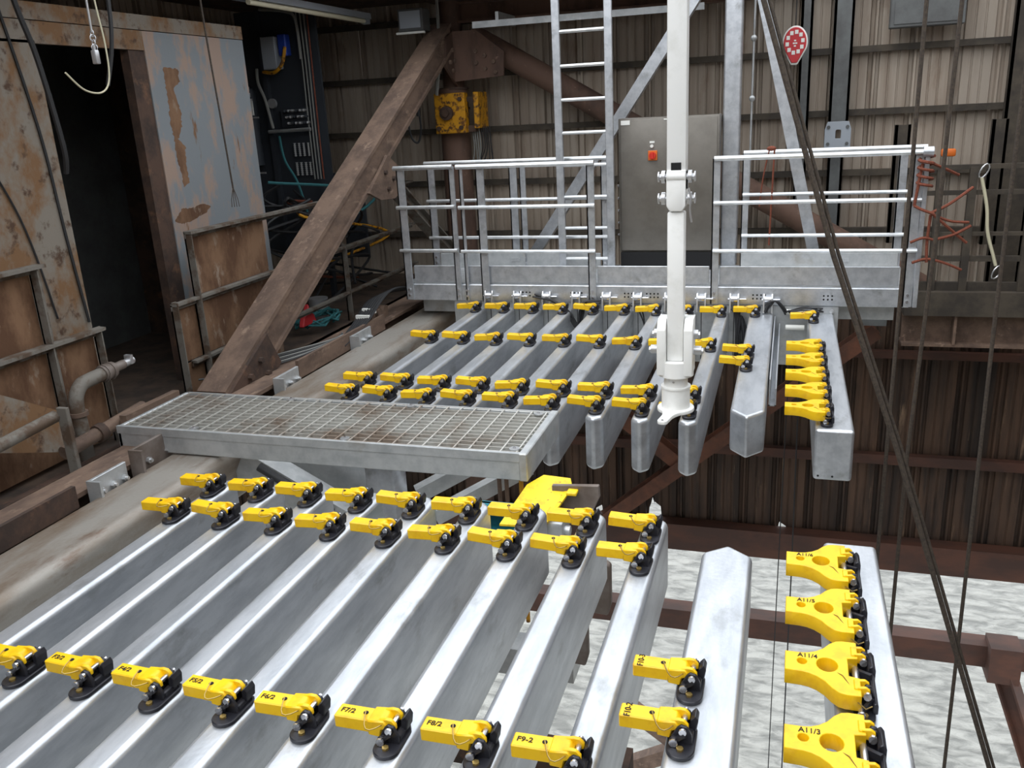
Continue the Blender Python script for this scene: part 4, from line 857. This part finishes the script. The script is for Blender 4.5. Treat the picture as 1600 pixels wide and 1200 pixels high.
r = thing('runway_beam', 'brown steel beam running off to the right below the platform', 'beam', (2.3, 11.0, -.95))
b = MB(); b.hbeam((1.36, 11.0, -.71), (4.5, 11.0, -.71), .30, .44, .03, .03); b.build('beam', 'rust_beam', r)
b = MB(); b.box((1.9, 10.84, -.9), (1.93, 10.99, -.5)); b.build('stiffener', 'rust_beam', r)
b = MB(); b.cyl((1.5, 11.0, -.38), (4.5, 11.0, -.38), .11, n=14); b.build('pipe_on_top', 'rust_beam', r)
b = MB(); b.box((.93, 11.4, -.83), (1.24, 11.44, -.6)); b.cyl((1.17, 11.39, -.68), (1.17, 11.4, -.68), .02); solo('grey_end_plate', b, 'grey_column', 'grey plate with a hole below the right end of the platform', 'plate', base=(1.08, 11.42, -.83))
def wall_post(label, x0, x1, z0, z1, y, mm='grey_column', d=.12):
    b = MB(); b.box((x0, y, z0), (x0 + .03, y + d, z1)); b.box((x1 - .03, y, z0), (x1, y + d, z1)); b.box((x0, y, z0), (x1, y + .03, z1))
    return solo('wall_post', b, mm, label, 'post', 'grey posts on the back wall', base=((x0 + x1) / 2, y, z0), smooth=0)
wall_post('wide grey post above the slotted grey plate on the back wall', .44, .67, 1.6, 4.4, 11.99, d=.1)
wall_post('narrow grey post behind the red teardrop block', .06, .20, .4, 4.4, 11.99, d=.1)
wall_post('grey post continuing below the slotted plate', .46, .64, .1, 1.35, 12.0, d=.09)
wall_post('short dark post behind the platform end post', 1.10, 1.26, .3, 1.60, 10.8, 'girt', .1)
wall_post('short dark post at the far right of the back wall', 2.16, 2.32, .2, 1.60, 11.3, 'girt', .1)
wall_post('dark corner post at the right edge of the back wall', 2.40, 2.75, -.6, 4.4, 11.95, 'girt', .14)
r = thing('slotted_plate', 'blue-grey bolted plate with a slot on the back wall', 'plate', (.55, 11.82, 1.33))
me = plate_with_holes([(-.15, -.15), (.15, -.15), (.15, .06), (.12, .15), (-.12, .15), (-.15, .06)], [[(-.03, -.05), (.04, -.05), (.04, .04), (.03, .06), (-.02, .06), (-.03, .04)]], .03, 'grey_box', 'plate')
o = meshobj('plate', me, r, (0, 0, .15)); o.rotation_euler.x = math.pi / 2
for (x, z) in ((-.11, .04), (.11, .04), (.11, .24), (-.11, .24)):
    b = MB(); b.cyl((.55 + x, 11.79, 1.33 + z), (.55 + x, 11.81, 1.33 + z), .022, n=6); b.build('bolt', 'grey_column', r)
b = MB(); b.box((1.06, 11.85, 2.66), (1.86, 12.05, 3.3), .01, 1); b.box((1.1, 11.84, 2.7), (1.82, 11.851, 3.2)); solo('dark_duct', b, 'grey_column', 'dark grey duct box at the upper right of the back wall', 'duct', base=(1.46, 11.95, 2.66))
r = thing('teardrop_block', 'red and white teardrop fall arrester hanging before the back wall', 'fall arrester', (0, 11.5, 2.30))
def tear(sx, sz):
    pts = [(sx * math.cos(t), 2.555 + sz * math.sin(t)) for t in [(-20 + 220 * k / 18) * math.pi / 180 for k in range(19)]]
    return pts + [(-.035 * sx / .14, 2.555 - .245 * sz / .19), (.035 * sx / .14, 2.555 - .245 * sz / .19)]
b = MB(); b.prism(tear(.145, .19), 11.46, 11.56, 'y', .012, 2); b.build('rim', 'label_white', r)
b = MB(); b.prism(tear(.128, .172), 11.445, 11.47, 'y', .006, 1); f = b.build('face', 'red_paint', r)
for k in range(10):
    t = 2 * math.pi * k / 10 + .15; x = .088 * math.cos(t); z = 2.56 + .115 * math.sin(t); b = MB(); b.box((x - .019, 11.441, z - .022), (x + .019, 11.446, z + .022)); b.box((x - .006, 11.4395, z - .012), (x + .008, 11.4415, z + .010)); b.build('white_mark', 'label_white', f)
for (x, z) in ((.0, 2.58), (.0, 2.52), (-.012, 2.55), (.014, 2.55)):
    b = MB(); b.box((x - .012, 11.441, z - .008), (x + .012, 11.446, z + .008)); b.build('white_mark', 'label_white', f)
b = MB(); b.cyl((0, 11.5, 2.74), (.0, 11.5, 4.2), .006, n=5); b.build('suspension_wire', 'cable_black', r)
b = MB(); b.cyl((-.42, 10.4, 3.4), (-.43, 10.4, .8), .012, n=6)
for z in (1.96, 2.58): b.ball((-.425, 10.4, z), .035)
solo('hanging_rod', b, 'galv_dull', 'thin pale rod with couplings hanging right of the galvanised column', 'rod', base=(-.43, 10.4, .8))

# orange ropes and the white strap at the platform's right end
r = thing('orange_lashing', 'orange rope knotted round the platform end post', 'rope', (1.15, 8.45, .4))
P = [(1.13 + .06 * math.cos(t), 8.44 + .06 * math.sin(t), 1.42 - .008 * k) for k, t in enumerate([2 * math.pi * q / 8 for q in range(33)])]
b = MB(); b.tube(P, .014, 6); b.build('knot', 'rope_orange', r)
for pts in ([(1.17, 8.42, 1.36), (1.30, 8.5, 1.30), (1.42, 8.6, 1.24)], [(1.10, 8.42, 1.36), (1.08, 8.41, 1.2), (1.06, 8.41, 1.0)], [(1.06, 8.41, 1.0), (1.12, 8.38, .97), (1.22, 8.38, .93)],
            [(1.20, 8.40, .94), (1.35, 8.5, 1.0), (1.56, 8.7, 1.12)], [(1.20, 8.40, .93), (1.36, 8.45, .86), (1.52, 8.5, .84)], [(1.22, 8.4, .92), (1.38, 8.45, .78), (1.52, 8.5, .66)], [(1.24, 8.42, .70), (1.4, 8.45, .74), (1.54, 8.5, .81)],
            [(1.20, 8.42, .92), (1.19, 8.42, .7), (1.2, 8.42, .5)], [(1.08, 8.4, .50), (1.2, 8.42, .53), (1.35, 8.45, .49), (1.5, 8.5, .42)], [(1.05, 8.4, .68), (1.15, 8.4, .72), (1.24, 8.42, .70)]):
    b = MB(); b.tube(bez(pts, 6), .013, 6); b.build('rope_run', 'rope_orange', r)
b = MB(); b.tube(bez([(-.20, 9.40, 1.46), (-.25, 9.41, 1.2), (-.28, 9.42, .9)], 6), .008, 5); b.tube(bez([(-.15, 9.40, 1.46), (-.16, 9.41, 1.0), (-.17, 9.42, .5)], 6), .010, 5); b.ball((-.18, 9.42, 1.47), .03, (1.6, 1, 1))
solo('orange_rope', b, 'rope_orange', 'orange cord hanging from the rear rail beside the column', 'cord', base=(-.17, 9.42, .5))
r = thing('white_strap', 'pale webbing strap with a snap hook hanging at the far right', 'strap', (2.28, 10.86, -.1))
b = MB(); b.tube(bez([(2.026, 10.86, 1.002), (2.107, 10.86, .691), (2.145, 10.86, .404), (2.232, 10.86, .13), (2.263, 10.86, .03)], 8), .018, 6); b.build('webbing', 'strap_white', r)
for c in ((2.045, 10.87, 1.075), (2.282, 10.86, -.045)):
    P = [(c[0] + .044 * math.cos(t) + .025 * math.sin(t), c[1] + .02 * math.cos(t), c[2] + .075 * math.sin(t)) for t in [2 * math.pi * q / 12 for q in range(13)]]
    b = MB(); b.tube(P, .009, 6); b.build('snap_hook', 'galv_bright', r)
r = thing('grey_gantry', 'dark grey frame of rails and uprights behind the strap', 'frame', (2.1, 10.8, -.3))
for z, h in ((1.12, .05), (.84, .05), (.38, .04), (-.22, .10), (.1, .06)):
    b = MB(); b.box((1.40, 10.9, z - h / 2), (4.0, 10.95, z + h / 2)); b.build('rail', 'girt', r)
for x in (1.44, 1.62, 1.95, 2.55, 3.2):
    b = MB(); b.box((x - .04, 10.88, -.5), (x + .04, 10.94, 1.12)); b.build('upright', 'girt', r)
b = MB(); b.box((1.35, 10.8, -.55), (4.0, 11.2, -.27)); b.build('kick_plate', 'girt', r)
b = MB(); b.box((1.72, 11.7, 1.18), (1.88, 11.78, 1.27), .02, 2); solo('orange_box', b, 'orange', 'small orange fitting on a girt at the right of the back wall', 'fitting', base=(1.8, 11.74, 1.18))
# lower right ties over the sea
b = MB(); b.hbeam((3.12, 11.9, -5.72), (4.1, 11.2, -8.5), .2, .25, .03, .03); b.box((2.95, 11.7, -6.0), (3.35, 12.1, -5.45)); solo('lower_tie', b, 'girt_brown', 'brown tie and joint on the girt over the sea at the lower right', 'brace', base=(3.1, 11.9, -8.5), smooth=0)
b = MB(); b.bar((-2.5, 12, -7.3), (-1.25, 12, -8.2), .2, .25); b.bar((-2.6, 12, -9.0), (-1.25, 12, -8.2), .2, .25); solo('lower_tie', b, 'rust_beam', 'pinkish rusty tie below the wide near finger, over the sea', 'brace', base=(-1.3, 12, -9), smooth=0)
b = MB(); b.box((-.075, 6.45, -.24), (-.065, 8.48, -.03)); b.box((-.075, 6.45, -.24), (-.02, 8.48, -.23)); b.box((-.03, 6.45, -.24), (-.02, 8.48, -.10))
solo('filler_channel', b, 'galv', 'slim galvanised channel fixed along the right side of the wide far finger', 'channel', base=(-.05, 7.4, -.24), smooth=0)
b = MB(); b.prism([(3.0, .95), (4.0, .44), (4.46, .16), (4.44, -.13), (3.9, .08), (3.0, .35)], -4.72, -4.705, 'x')
solo('loose_sheet', b, 'cabin_rusty', 'loose rust-stained sheet leaning behind the grey pipe rail', 'sheet', base=(-4.71, 4.0, -.13), smooth=0)
